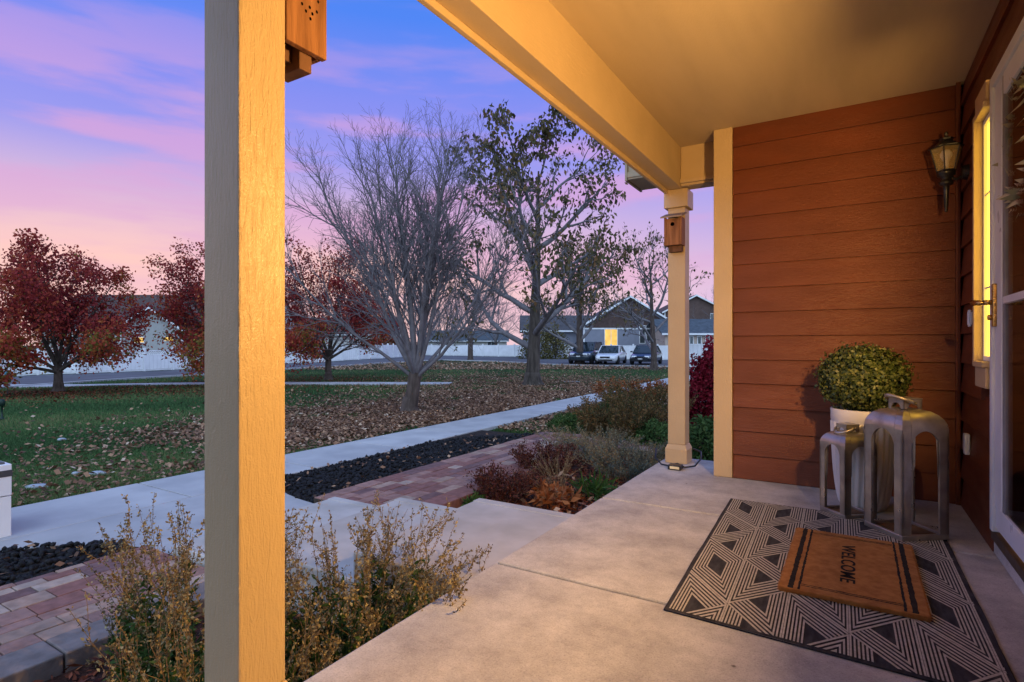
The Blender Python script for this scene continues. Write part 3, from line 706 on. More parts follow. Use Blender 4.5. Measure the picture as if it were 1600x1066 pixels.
tcu = bpy.data.curves.new('welcome_text', 'FONT'); tcu.body = 'WELCOME'; tcu.size = .100; tcu.space_character = 1.05; tcu.align_x = 'CENTER'; tcu.align_y = 'CENTER'; tcu.extrude = .0006; tcu.offset = .0012
tob = bpy.data.objects.new('tmp', tcu); C.objects.link(tob)
dg = bpy.context.evaluated_depsgraph_get(); tme = bpy.data.meshes.new_from_object(tob.evaluated_get(dg)); bpy.data.objects.remove(tob)
tme.name = 'printed_word'; tme.materials.clear(); tme.materials.append(ink)
to = bpy.data.objects.new('printed_word', tme); C.objects.link(to); to.parent = matt; to.location = (MW/2-.012, ML*.50, .0190); to.rotation_euler = (0, 0, R(-90)); to.scale = (.90, .70, 1)

# metal lanterns
M['galv'] = mat('aged_galvanised_metal', (.50,.45,.37), .33, .3, 9, metal=.8, bump=.25, bscale=25, bdist=.002, col2=(.30,.26,.22), spec=.5)
def lantern(lab, loc, rz, w, h):
    t = thing('metal_lantern', lab, 'lantern', loc, rz, 'metal arched lanterns on the porch')
    r = w*.40; n0 = .026; hw = w/2; f0 = .61
    zb = h-r
    def mp(f, z, side):
        if z <= zb: o = hw
        else: o = hw-r+r*math.sqrt(max(0, 1-((z-zb)/r)**2))
        u = f*o
        return [(u, -o, z), (o, u, z), (-u, o, z), (-o, -u, z)][side]
    def arch(f):
        if abs(f) >= f0: return n0
        return h*.70+hw*f0*1.15*math.sqrt(max(0, 1-(f/f0)**2))
    fs_ = [-1, -(1+f0)/2, -f0-1e-4]+[f0*math.sin(math.pi*.5*k/9) for k in range(-9, 10)]+[f0+1e-4, (1+f0)/2, 1]
    for side in range(4):
        mb = MB(); nz = 22; vs = []
        for f in fs_:
            z0 = arch(f)
            if abs(f) > f0: z0 = n0
            for k in range(nz+1):
                z = z0+(h-z0)*(1-(1-k/nz)**1.25) if k else z0
                vs.append(mp(f, z, side))
        fc = [(i*(nz+1)+k, (i+1)*(nz+1)+k, (i+1)*(nz+1)+k+1, i*(nz+1)+k+1) for i in range(len(fs_)-1) for k in range(nz) if not (fs_[i] < -f0 <= fs_[i+1] and abs(fs_[i+1]) < f0) and not (fs_[i] <= f0 < fs_[i+1] and abs(fs_[i]) < f0)]
        mb.add(vs, fc)
        o = mb.build('arched_side', M['galv'], t)
        s = o.modifiers.new('solid', 'SOLIDIFY'); s.thickness = .010; s.offset = -1
    mb = MB(); b_ = .017
    mb.box(-hw, hw, -hw, -hw+b_, 0, n0-.0005); mb.box(-hw, hw, hw-b_, hw, 0, n0-.0005); mb.box(-hw, -hw+b_, -hw+b_+.0004, hw-b_-.0004, 0, n0-.0005); mb.box(hw-b_, hw, -hw+b_+.0004, hw-b_-.0004, 0, n0-.0005)
    mb.build('base_frame', M['galv'], t, bevel=.003)
    mb = MB(); mb.box(-hw+b_+.001, hw-b_-.001, -hw+b_+.001, hw-b_-.001, .003, .012); mb.build('wooden_tray', mat('tray_wood', (.16,.085,.04), .7, .3, 10), t)
    # collar with little arches
    ch, cw = w*.19, w*.20
    for side in range(4):
        mb = MB(); vs = []; cf = [-1,-.62,-.6,-.4,-.2,0,.2,.4,.6,.62,1]
        for f in cf:
            z0 = 0 if abs(f) > .61 else ch*.62*math.sqrt(max(0, 1-(f/.61)**2))
            for z in (z0, ch):
                u = f*cw; o = cw; vs.append([(u,-o,h-.003+z),(o,u,h-.003+z),(-u,o,h-.003+z),(-o,-u,h-.003+z)][side])
        mb.add(vs, [(2*i, 2*i+2, 2*i+3, 2*i+1) for i in range(len(cf)-1)])
        o = mb.build('collar_side', M['galv'], t); s = o.modifiers.new('solid', 'SOLIDIFY'); s.thickness = .005; s.offset = -1
    mb = MB(); mb.box(-cw-.002, cw+.002, -cw-.002, cw+.002, h+ch-.0028, h+ch+.003); mb.build('collar_cap', M['galv'], t, bevel=.001)
    return t, w, h, ch, cw
def ring_handle(t, w, h, ch, cw, tip):
    mb = MB(); pts = []; rr_ = cw*1.55
    for k in range(15):
        a = math.pi*k/14; pts.append((-rr_*math.sin(a)*1.1-cw*.15, rr_*math.cos(a), h+ch*.55+tip*math.sin(a)))
    vs = []; 
    for p in pts: vs += [(p[0], p[1], p[2]-.008), (p[0], p[1], p[2]+.008)]
    mb.add(vs, [(2*k, 2*k+2, 2*k+3, 2*k+1) for k in range(14)])
    o = mb.build('strap_handle', M['galv'], t, smooth=True); s = o.modifiers.new('solid', 'SOLIDIFY'); s.thickness = .005
    mb = MB(); mb.tube([(0, -rr_-.004, h+ch*.55), (0, rr_+.004, h+ch*.55)], .004, 8); mb.build('handle_pin', M['galv'], t)
wl_ = .222
cx = .217+(-.147*.5+.161*.5)*1.0; cy = 3.124+(.206+.126)*.5
l1 = lantern('tall grey metal lantern with arched openings, larger of the two, on the rug corner', (.226, 3.285, .009), R(37.5), .238, .605); ring_handle(*l1, tip=.035)
l2 = lantern('short grey metal lantern with arched openings and strap handle, in front of the white pot', (-.012, 3.500, .001), R(40), .188, .452); ring_handle(*l2, tip=-.03)

# potted boxwood
pot = thing('potted_boxwood', 'clipped round boxwood in a tall white ribbed pot against the siding', 'potted plant', (.060, 3.705, 0))
rib = lambda th, z: .050*(abs(math.cos(13*th+ (1.2*max(0, .24-z)*6)))-.5) if z < .485 else 0
mb = MB(); mb.lathe([(.085,.001),(.105,.004),(.118,.03),(.128,.07),(.136,.13),(.143,.20),(.148,.28),(.152,.36),(.155,.43),(.156,.480),(.154,.487),(.158,.492),(.159,.55),(.157,.556),(.148,.556),(.147,.53),(.0,.53)], n=160, rib=rib)
mb.build('pot', mat('white_glazed_ceramic', (.62,.58,.55), .4, .05, 6, spec=.45), pot, smooth=True)
mb = MB(); mb.tube([(0,0,.52),(0,0,.62),(.01,0,.72)], [.016,.014,.01], 8); mb.build('stem', M['bark_dark'], pot)
M['box_leaf'] = tintmat('boxwood_leaf', [(0,(.025,.045,.012)), (.5,(.075,.105,.030)), (.85,(.15,.17,.05)), (1,(.24,.24,.09))], trans=.25, rough=.45, spec=.4)
def leaf_cloud(name, ctr, n, pos, nrm, size, mt, parent, asp=1.8, tint=None, jit=.6, fold=.15):
    """n leaves; pos (n,3), nrm (n,3) rough facing, size (lo, hi)"""
    s = rng.uniform(size[0], size[1], n)[:,None]; d = rng.normal(0, 1, (n, 3)); nn = nrm+rng.normal(0, jit, (n, 3)); nn /= np.linalg.norm(nn, axis=1)[:,None]+1e-9
    u = np.cross(nn, d); u /= np.linalg.norm(u, axis=1)[:,None]+1e-9; v = np.cross(nn, u)
    a = pos-u*s*.5; c_ = pos+u*s*.5; b_ = pos+v*s*.5/asp+nn*s*fold; e = pos-v*s*.5/asp+nn*s*fold
    V = np.stack([a, b_, c_, e], 1).reshape(-1, 3)
    t = rng.uniform(0, 1, n) if tint is None else tint
    return fastmesh(name, V, np.arange(n*4).reshape(-1, 4), mt, parent, col=np.repeat(np.clip(t, 0, 1), 4))
n = 9500; d = rng.normal(0, 1, (n, 3)); d /= np.linalg.norm(d, axis=1)[:,None]
lump = 1+.07*np.sin(d[:,0]*7+d[:,2]*4)*np.cos(d[:,1]*8)+.05*np.sin(d[:,1]*13+d[:,0]*9)
rad = lump*(1-np.abs(rng.normal(0, .09, n)))
rad[:500] = lump[:500]*rng.uniform(1.02, 1.13, 500); pos = d*rad[:,None]*np.array([.215,.215,.182])+np.array([0,0,.728])
lc = leaf_cloud('foliage', None, n, pos, d, (.012,.027), M['box_leaf'], pot, asp=1.5)
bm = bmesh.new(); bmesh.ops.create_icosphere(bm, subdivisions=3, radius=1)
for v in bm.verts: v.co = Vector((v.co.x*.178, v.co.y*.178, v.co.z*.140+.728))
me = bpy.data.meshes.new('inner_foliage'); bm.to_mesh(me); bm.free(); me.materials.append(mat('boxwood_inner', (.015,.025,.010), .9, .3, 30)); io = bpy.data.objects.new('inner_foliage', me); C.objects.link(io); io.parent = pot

# wall lantern (unlit) on the side wall
sx, sy = .447, 3.82
wlan = thing('wall_lantern', 'black unlit carriage lantern with amber glass mounted on the side wall', 'lantern', (sx, sy, 1.885))
mb = MB(); mb.lathe([(.0,-.245),(.006,-.24),(.009,-.232),(.005,-.222),(.010,-.215),(.014,-.12),(.016,-.10),(.030,-.095),(.034,-.08),(.022,-.07),(.026,-.055),(.040,-.045),(.043,-.03),(.043,-.022),(.0,-.022)], n=16); mb.build('body', M['black'], wlan, smooth=True)
def hexring(r, z): return [(r*math.cos(R(60*k+15)), r*math.sin(R(60*k+15)), z) for k in range(6)]
mb = MB(); lo = hexring(.044, -.020); hi = hexring(.074, .105)
for k in range(6):
    a, b_ = Vector(lo[k]), Vector(hi[k]); mb.tube([a, b_], .0032, 6)
    mb.tube([Vector(hi[k]), Vector(hi[(k+1)%6])], .004, 6); mb.tube([Vector(lo[k]), Vector(lo[(k+1)%6])], .004, 6)
mb.build('cage', M['black'], wlan)
am = bpy.data.materials.new('amber_glass'); am.use_nodes = True; nt = am.node_tree; b = nt.nodes['Principled BSDF']
b.inputs['Base Color'].default_value = (.75,.55,.22,1); b.inputs['Roughness'].default_value = .08; b.inputs['Alpha'].default_value = .35; b.inputs['Specular IOR Level'].default_value = .8
for k in range(6):
    mb = MB(); q = [Vector(lo[k]), Vector(lo[(k+1)%6]), Vector(hi[(k+1)%6]), Vector(hi[k])]
    mb.add([tuple(v*.985) for v in q], [(0,1,2,3)]); mb.build('pane', am, wlan)
mb = MB(); mb.lathe([(.078,.105),(.080,.110),(.060,.122),(.035,.140),(.030,.150),(.034,.158),(.012,.166),(.006,.175),(.010,.185),(.006,.195),(.0,.198)], n=6); mb.build('roof', M['black'], wlan)
mb = MB(); mb.lathe([(.012,-.02),(.012,.03),(.018,.045),(.027,.062),(.028,.075),(.020,.092),(.0,.099)], n=16); mb.build('bulb', mat('frosted_bulb', (.75,.74,.72), .3), wlan, smooth=True)
mb = MB(); mb.tube([(.02,0,-.055),(.045,.0,-.072),(.07,0,-.055),(.088,0,-.04)], [.009,.008,.008,.012], 10)
mb.tube([(.066,0,-.04),(.094,0,-.04)], [.036,.042], 20); mb.build('arm', M['black'], wlan, smooth=False)

# olive-leaf wreath hanging on the entry door
wr = thing('wreath', 'pale-leaved wreath hanging just inside the storm door glass', 'wreath', (WX+.020, 2.82, 1.70))
n = 170; a = rng.uniform(0, 2*math.pi, n); pos = np.stack([rng.normal(0, .012, n), .21*np.cos(a), .21*np.sin(a)], 1)
V = []; tt = []
for i in range(n):
    o_ = Vector((0, math.cos(a[i]), math.sin(a[i]))); tg = Vector((0, -math.sin(a[i]), math.cos(a[i])))
    dr = (o_*random.uniform(-.9, 1)+tg*random.uniform(.2, 1)+Vector((-.35, 0, 0))).normalized(); L = random.uniform(.06, .11); wv = dr.cross(Vector((1,0,0))).normalized()*.012
    p = Vector(pos[i]); V += [p, p+dr*L*.5+wv, p+dr*L, p+dr*L*.5-wv]; tt += [random.random()]*4
fastmesh('leaves', [tuple(v) for v in V], np.arange(len(V)).reshape(-1, 4), tintmat('olive_leaf', [(0,(.20,.22,.12)),(1,(.60,.55,.40))], trans=.2), wr, col=tt)
mb = MB(); mb.tube([(.012, .20*math.cos(k*math.pi/12), .20*math.sin(k*math.pi/12)) for k in range(24)], .010, 6, closed=True); mb.build('twig_ring', M['bark_dark'], wr)

# birdhouses
cedar = mat('weathered_cedar', (.34,.15,.062), .75, .3, 5, stretch=(6,6,.6), bump=.8, bscale=20, bdist=.003, col2=(.17,.07,.03)); 
cedar_d = mat('cedar_underside', (.13,.062,.035), .85, .3, 5, stretch=(4,4,1))
hole = mat('hole_black', (.004,.003,.003), .9)
bh = thing('birdhouse', 'large orange cedar nesting box riddled with small holes, on the near column', 'birdhouse', (-1.18, .8235, 1.626))
mb = MB(); mb.box(.050, .068, -.002, .114, 0, .42); mb.build('side_board', cedar, bh, bevel=.002)
mb = MB(); mb.box(-.068, -.050, -.002, .114, 0, .42); mb.build('side_board', cedar, bh, bevel=.002)
mb = MB(); mb.box(-.0495, .0495, .096, .110, .0, .42); mb.build('front_board', cedar, bh, bevel=.002)
mb = MB(); mb.box(-.0495, .0495, -.001, .095, .02, .035); mb.build('floor_board', cedar_d, bh)
mb = MB(); mb.box(-.045, .046, .050, .086, -.040, .0195); mb.build('mounting_block', cedar_d, bh, bevel=.002)
mb = MB(); mb.box(-.045, .020, .0, .049, -.022, .0195); mb.build('mounting_block', cedar_d, bh, bevel=.002)
mb = MB(); mb.box(-.09, .09, -.002, .15, .421, .44); mb.build('roof_board', cedar, bh, bevel=.002)
mb = MB()
for qx, qy in ((472,6),(484,11.6),(478,17.4),(488,22),(485,29.6),(495,19),(497,3),(466,-8),(489,-12),(501,-6)):
    t = (qx-CX)/F; X = -1.112; Y = X*(CYW+t*SY)/(t*CYW-SY); z_ = HC-(qy-HY)/F*(-SY*X+CYW*Y)
    mb.lathe([(.0,0),(.0032,0)], n=10); v = mb.v[-1]; mb.v[-1] = np.stack([np.full(len(v), .0684), Y-.8235+v[:,0], z_-1.626+v[:,1]*1.3], 1)
mb.build('beetle_hole', hole, bh)['kind'] = 'stuff'
bh2 = thing('birdhouse', 'small plain wooden birdhouse with round entrance hole, on the far column', 'birdhouse', (-1.140, 4.322, 1.672))
mb = MB(); mb.box(-.058, .042, -.105, -.090, 0, .200); mb.build('front_board', cedar, bh2, bevel=.002)
mb = MB(); mb.box(.043, .058, -.107, -.0, .0, .212); mb.build('side_board', cedar, bh2, bevel=.002)
mb = MB(); mb.box(-.074, -.059, -.107, -.0, .0, .212); mb.build('side_board', cedar, bh2, bevel=.002)
mb = MB(); mb.box(-.058, .042, -.089, -.002, -.0, .012); mb.build('floor_board', cedar_d, bh2)
mb = MB(); mb.prism([(-.090, -.150, .200), (-.090, 0, .250), (-.090, 0, .262), (-.090, -.150, .212)], (.163, 0, 0)); mb.build('roof_board', mat('grey_cedar', (.26,.19,.15), .8, .3, 5, stretch=(1,6,6)), bh2, bevel=.002)
mb = MB(); mb.box(-.05, .045, -.06, -.001, -.045, -.001); mb.build('mounting_block', cedar_d, bh2)
mb = MB(); mb.lathe([(0,0),(.015,0)], n=18); v = mb.v[-1]; mb.v[-1] = np.stack([-.010+v[:,0], np.full(len(v), -.1057), .158+v[:,1]], 1); mb.build('entrance_hole', hole, bh2)

# cable and plug box round the far column
cb = thing('cable_with_adapter', 'black cable looped round the foot of the far column with a small labelled adapter box', 'cable', (-1.1, 4.20, 0))
mb = MB(); mb.tube([(-.20,.10,.10),(-.185,.03,.045),(-.12,-.03,.012),(-.05,-.055,.012),(-.01,-.06,.02)], .006, 8); mb.tube([(.02,-.06,.02),(.06,-.05,.012),(.12,.0,.02),(.145,.08,.06),(.13,.15,.10),(.06,.20,.11)], .006, 8)
mb.tube([(-.05,-.05,.014),(.0,-.03,.03),(.05,-.045,.014)], .007, 8); mb.build('cable', M['black'], cb, smooth=True)
mb = MB(); mb.box(-.045,.05,-.135,-.06,.002,.036); mb.build('adapter_box', M['black'], cb, bevel=.004)
mb = MB(); mb.box(-.028,.040,-.1365,-.1352,.010,.028); mb.build('label', mat('label_cream', (.7,.62,.4), .5), cb)

# white box at the left edge
wb = thing('white_storage_box', 'white plank-sided box with grey lid at the left edge beside the lava rock', 'box', (-5.60, 1.66, -.60))
mb = MB(); mb.box(-.60, 0, -1.5, 0, 0, .335); mb.build('lower_plank', M['white'], wb, bevel=.004)
mb = MB(); mb.box(-.60, .004, -1.5, .002, .341, .585); mb.build('upper_plank', M['white'], wb, bevel=.006)
mb = MB(); mb.box(-.57, -.03, -1.47, -.03, .586, .600); mb.build('grey_lid', M['asphalt'], wb, bevel=.003)
mb = MB(); mb.box(-.02, .0075, -.075, .005, .49, .54); mb.build('corner_clip', mat('dark_grey_plastic', (.06,.06,.065), .6), wb, bevel=.001)

# ------------------------------------------------------------------ vegetation
def tubes(name, P_, R_, n, mt, parent):
    """P_ (N,K,3) polylines, R_ (N,K) radii"""
    P_ = np.asarray(P_, float); R_ = np.asarray(R_, float); Nn, K, _ = P_.shape
    T = np.gradient(P_, axis=1); T /= np.linalg.norm(T, axis=2)[..., None]+1e-9
    ref = np.where(np.abs(T[:,:1,2:3]) < .9, np.array([[[0,0,1.]]]), np.array([[[1.,0,0]]]))
    ref = np.repeat(ref, K, 1); a = np.cross(T, ref); a /= np.linalg.norm(a, axis=2)[..., None]+1e-9; b = np.cross(T, a)
    th = np.arange(n)*2*math.pi/n
    V = P_[:,:,None,:]+(a[:,:,None,:]*np.cos(th)[:,None]+b[:,:,None,:]*np.sin(th)[:,None])*R_[:,:,None,None]
    base = (np.arange(Nn)*K*n)[:,None,None]; k = np.arange(K-1)[None,:,None]; s = np.arange(n)[None,None,:]; s2 = (s+1) % n
    Fq = np.stack([base+k*n+s, base+k*n+s2, base+(k+1)*n+s2, base+(k+1)*n+s], -1).reshape(-1, 4)
    return fastmesh(name, V.reshape(-1, 3), Fq, mt, parent, smooth=True)
class Skel:
    def __init__(s): s.b = {}
    def put(s, pts, rad, lvl): s.b.setdefault((len(pts), lvl), []).append((pts, rad))
def unit(v): return v/(np.linalg.norm(v)+1e-9)
def grow(sk, p, d, L, r, lvl, cfg, rs, tips):
    K = cfg['seg'][lvl]; pts = [p]; rad = [r]; d = unit(d)
    for k in range(K):
        d = unit(d+rs.normal(0, cfg['wob'][lvl], 3)+np.array([0,0,cfg['up'][lvl]]))
        p = p+d*L/K; pts.append(p); rad.append(max(cfg['rmin'], r*(1-(k+1)/K*cfg['taper'][lvl])))
    sk.put(np.array(pts), np.array(rad), lvl)
    if lvl+1 >= len(cfg['n']): tips.append((pts[-1], d, pts[len(pts)//2])); return
    nc = cfg['n'][lvl+1]; nc = max(1, int(round(nc*(.8+.4*rs.random()))))
    st = cfg['start'][lvl]; az = rs.random()*6.28
    for c in range(nc):
        t = st+(1-st)*((c+rs.random()*.7)/nc); t = min(t, .99); f = t*K; i = min(int(f), K-1); q = pts[i]+(pts[i+1]-pts[i])*(f-i)
        dd = unit(pts[i+1]-pts[i]); az += 2.4+rs.normal(0, .3)
        a = unit(np.cross(dd, np.array([.3,.2,1.]))); b = np.cross(dd, a)
        sp = cfg['ang'][lvl+1]*(1+rs.normal(0, .18))
        if 'angfall' in cfg and lvl == 0: sp *= 1-cfg['angfall']*t
        nd = dd*math.cos(sp)+(a*math.cos(az)+b*math.sin(az))*math.sin(sp)
        ll = L*cfg['len'][lvl+1]*(1-.45*(t-st)/(1-st+1e-6) if cfg.get('cone', True) or lvl else 1)*(.8+.4*rs.random())
        grow(sk, q, nd, ll, min(r*cfg['rr'][lvl+1], rad[i]*.8), lvl+1, cfg, rs, tips)
def emit_tree(sk, root, bark, twig, split=0, nsides=(10,7,5,3,3)):
    for (K, lvl), lst in sorted(sk.b.items(), key=lambda kv: kv[0][1]):
        nm = 'trunk' if lvl == 0 else ('limbs' if lvl == 1 else ('branches' if lvl == 2 else 'twigs'))
        o = tubes(nm, [a for a, _ in lst], [b for _, b in lst], nsides[min(lvl, 4)], bark if lvl <= split else twig, root)
        if lvl >= 1 and len(lst) > 40: o['kind'] = 'stuff'
def trunk_flare(root, r, mt, h=.35):
    mb = MB(); k = [1+.25*random.random() for _ in range(12)]
    mb.lathe([(r*1.75,-.15),(r*1.5,.0),(r*1.2,h*.3),(r*1.05,h*.7),(r*.97,h)], n=12); v = mb.v[-1]
    for i in range(len(v)):
        z = v[i][2]; f = 1+(k[i % 12]-1.12)*max(0, 1-z/h)*1.2; v[i][0] *= f; v[i][1] *= f
    mb.build('root_flare', mt, root, smooth=True)
# 1. bare vase-shaped tree
def bare_vase(lab, base, H_, seed, tr=.15, spread=1.0, fork=.16, dens=(9,7,6,4), lean=(0,0), cat='tree', grp=None, bow=.9):
    rs = np.random.default_rng(seed); root = thing('bare_tree', lab, cat, base, 0, grp); sk = Skel(); tips = []
    fk = H_*fork
    tpts = np.array([(lean[0]*t, lean[1]*t, fk*t-.02) for t in np.linspace(0, 1, 7)]); sk.put(tpts, np.linspace(tr*1.05, tr*.88, 7), 0)
    top = tpts[-1]
    cfg = dict(seg=[0,9,6,4,4], wob=[0,.050,.07,.09,.12], up=[0,.055,.05,.04,.03], taper=[0,.86,.85,.8,.6], rmin=.0024, n=[1,1,dens[1],dens[2],dens[3]], start=[0,.18,.15,.12,.1], ang=[0,0,.50,.55,.6], len=[0,0,.42,.50,.55], rr=[0,0,.42,.50,.6], cone=False)
    nl = dens[0]
    for i in range(nl):
        az = 2.4*i+rs.normal(0, .2); tl = (.08+1.05*(i/(nl-1))**bow)*spread
        d = np.array([math.cos(az)*math.sin(tl), math.sin(az)*math.sin(tl), math.cos(tl)])
        L = (H_-fk)*(1.03-.10*tl); r = tr*(.42-.18*i/nl)
        q = top-np.array([0,0,.25*tr*2*(i/nl)])-np.array([lean[0], lean[1], fk])*.10*(i/nl)
        grow(sk, q, d, L, r, 1, cfg, rs, tips)
    emit_tree(sk, root, M['bark_grey'], M['twig']); trunk_flare(root, tr, M['bark_grey'])
    return root, tips
T1b = Vector((T1.x, T1.y, T1.z))
bare_vase('leafless grey vase-shaped tree in the leaf-strewn middle of the lawn', T1b, 5.55, 11, tr=.160, spread=.98, fork=.165, bow=1.35, dens=(15,12,9,5), lean=(.10,.08))
# 2. big tree with hanging brown-green leaves
M['big_leaf'] = tintmat('withered_leaf', [(0,(.055,.052,.022)), (.4,(.11,.10,.042)), (.75,(.18,.13,.055)), (1,(.26,.14,.06))], trans=.3)
M['red_leaf'] = tintmat('red_maple_leaf', [(0,(.14,.020,.026)), (.45,(.36,.045,.045)), (.8,(.50,.10,.045)), (.93,(.50,.18,.05)), (1,(.22,.19,.04))], trans=.45)
def hanging_leaves(name, pts, n, size, mt, root, spread, droop=1.0, asp=1.9, tint=None, kind='stuff'):
    pts = np.asarray(pts); i = rng.integers(0, len(pts), n); pos = pts[i]+rng.normal(0, spread, (n, 3))
    d = rng.normal(0, .6, (n, 3)); d[:,2] -= droop; d /= np.linalg.norm(d, axis=1)[:,None]
    s = rng.uniform(size[0], size[1], n)[:,None]; w = np.cross(d, rng.normal(0, 1, (n, 3))); w /= np.linalg.norm(w, axis=1)[:,None]; nn = np.cross(d, w)
    V = np.stack([pos, pos+d*s*.45+w*s*.5/asp+nn*s*.1, pos+d*s, pos+d*s*.45-w*s*.5/asp+nn*s*.1], 1).reshape(-1, 3)
    t = rng.uniform(0, 1, n) if tint is None else tint(pos)
    o = fastmesh(name, V, np.arange(n*4).reshape(-1, 4), mt, root, col=np.repeat(np.clip(t, 0, 1), 4)); o['kind'] = kind; return o
def leafy_tree(lab, base, H_, seed, tr, nl, leaves, size, spread_len=.42, leaf_mt=None, bark=None, name='leafy_tree', grp=None, dens=(13,6,5,3), droop=1.0, jit=.12, up1=.10, fall=.55):
    rs = np.random.default_rng(seed); root = thing(name, lab, 'tree', base, 0, grp); sk = Skel(); tips = []
    cfg = dict(seg=[14,8,5,4,3], wob=[.018,.09,.11,.13,.15], up=[.03,up1,.05,.02,0], taper=[.88,.84,.8,.75,.6], rmin=.004, n=[1,dens[0],dens[1],dens[2],dens[3]], start=[.13,.22,.2,.15,.1], ang=[0,1.25,.65,.65,.6], len=[1,spread_len,.45,.5,.5], rr=[1,.46,.5,.5,.55], angfall=fall)
    grow(sk, np.array([0,0,-.02]), np.array([0.02,0,1.]), H_*.93, tr, 0, cfg, rs, tips)
    emit_tree(sk, root, bark or M['bark_dark'], M['twig']); trunk_flare(root, tr*1.02, bark or M['bark_dark'], .5)
    tp = np.array([t[0] for t in tips]+[t[2] for t in tips])
    if leaves: hanging_leaves('leaves', tp, leaves, size, leaf_mt, root, jit, droop)
    return root, tips
leafy_tree('tall dark-trunked tree with sparse drooping brown-green leaves beside the walk', hit(832, 603), 8.5, 12, .27, 14, 5600, (.13,.24), .68, M['big_leaf'], up1=.02, fall=.25, dens=(15,6,5,3))
# 3. red trees
def maple(lab, base, H_, W_, seed, nleaf=15000, tr=.13, extra_tint=0, grp='red-leaved trees on the lawn', k=1.0):
    rs = np.random.default_rng(seed); root = thing('red_tree', lab, 'tree', base, 0, grp); sk = Skel(); tips = []
    fk = H_*.17; sk.put(np.array([(0,0,fk*t-.02) for t in np.linspace(0,1,5)]), np.linspace(tr*1.05, tr*.85, 5), 0)
    cfg = dict(seg=[0,7,5,4,3], wob=[0,.08,.1,.13,.15], up=[0,.02,.03,.02,0], taper=[0,.85,.8,.8,.6], rmin=.004, n=[1,1,7,5,4], start=[0,.2,.2,.15,.1], ang=[0,0,.6,.65,.6], len=[0,0,.48,.5,.5], rr=[0,0,.45,.5,.6], cone=False)
    for i in range(11):
        az = 2.4*i; tl = .12+1.22*(i/10); d = np.array([math.cos(az)*math.sin(tl), math.sin(az)*math.sin(tl), math.cos(tl)])
        L = 1/math.sqrt((math.sin(tl)/(W_*.47))**2+(math.cos(tl)/(H_-fk))**2)*.88
        grow(sk, np.array([0,0,fk-.02*i]), d, L, tr*.45, 1, cfg, rs, tips)
    emit_tree(sk, root, M['bark_grey'], M['bark_dark']); trunk_flare(root, tr, M['bark_grey'])
    tp = np.array([t[0] for t in tips]+[t[2] for t in tips])
    lowz = H_*.30
    def tint(pos):
        t = .45+.25*np.sin(pos[:,0]*2.1+seed)*np.cos(pos[:,1]*1.7)+rng.normal(0, .2, len(pos))+extra_tint
        return t+np.where(pos[:,2] < lowz*1.35, .22, 0)
    hanging_leaves('leaves', tp, nleaf, (.07*k,.13*k), M['red_leaf'], root, .13*k, .5, 1.5, tint)
    return root
maple('wide red-leaved tree, leftmost of the three, before the white fence', hit(91, 612), 4.75, 5.9, 3, 24000, extra_tint=.02)
maple('red-leaved tree with orange lower leaves, half hidden behind the near porch column', hit(352, 601), 5.6, 5.4, 8, 17000, extra_tint=.06)
maple('red-leaved tree just right of the near porch column, behind the bare tree', hit(513, 594), 6.1, 6.6, 21, 20000, tr=.14, extra_tint=-.02)
# 4. further trees
bare_vase('bare grey tree with dense twigs at the road edge between two larger trees', hit(735, 563.5), 7.6, 31, tr=.27, spread=1.15, fork=.28, dens=(11,8,6,4))
bare_vase('slim bare tree partly hidden behind the large leafless tree', hit(657, 577), 6.0, 33, tr=.15, spread=1.0, fork=.3, dens=(8,6,5,3))
leafy_tree('brown-leaved tree behind the tall dark-trunked tree, in front of the dark SUV', hit(906, 569), 8.6, 41, .33, 12, 2400, (.18,.32), .56, M['big_leaf'], M['bark_grey'], dens=(12,5,4,3), jit=.2)
leafy_tree('small nearly bare tree beside the dark sedan, left of the far column', hit(1022, 578), 7.6, 47, .20, 12, 700, (.16,.28), .62, M['big_leaf'], M['bark_grey'], dens=(14,7,5,4), jit=.15, up1=.05, fall=.35)
fr = [(250,25,60,6.5),(470,18,78,9),(560,15,82,8.5),(700,14,92,11),(775,14,95,12),(690,12,100,10),(850,15,92,12),(905,14,88,10.5),(1120,15,85,11),(395,16,70,8)]
proto = None
lbl = ['bare tree by the roof of the house at far left', 'bare distant tree seen just right of the near column', 'bare distant tree over the corner of the white fences', 'tall bare distant tree behind the far white fence, right of the leafless lawn tree', 'bare distant tree behind the dark-trunked tree on its left side', 'smaller bare distant tree behind the far white fence', 'bare distant tree behind the trunk of the dark-trunked tree', 'bare distant tree left of the blue-grey gabled house', 'bare distant tree behind the brown two-storey house', 'bare distant tree behind the near column']
for i, (px, dy, dpt, h_) in enumerate(fr):
    b_ = P(px, HY+dy, dpt); b_.z = Hs(b_.x, b_.y)
    if proto is None:
        proto, _ = bare_vase(lbl[i], b_, 9.0, 55, tr=.2, spread=1.1, fork=.16, dens=(10,7,5,4), grp='bare trees in the distance'); q = proto
    else: q = copy_tree(proto); q['label'] = lbl[i]
    q.location = b_; q.scale = (h_/9.0,)*3; q.rotation_euler = (0, 0, i*1.3)
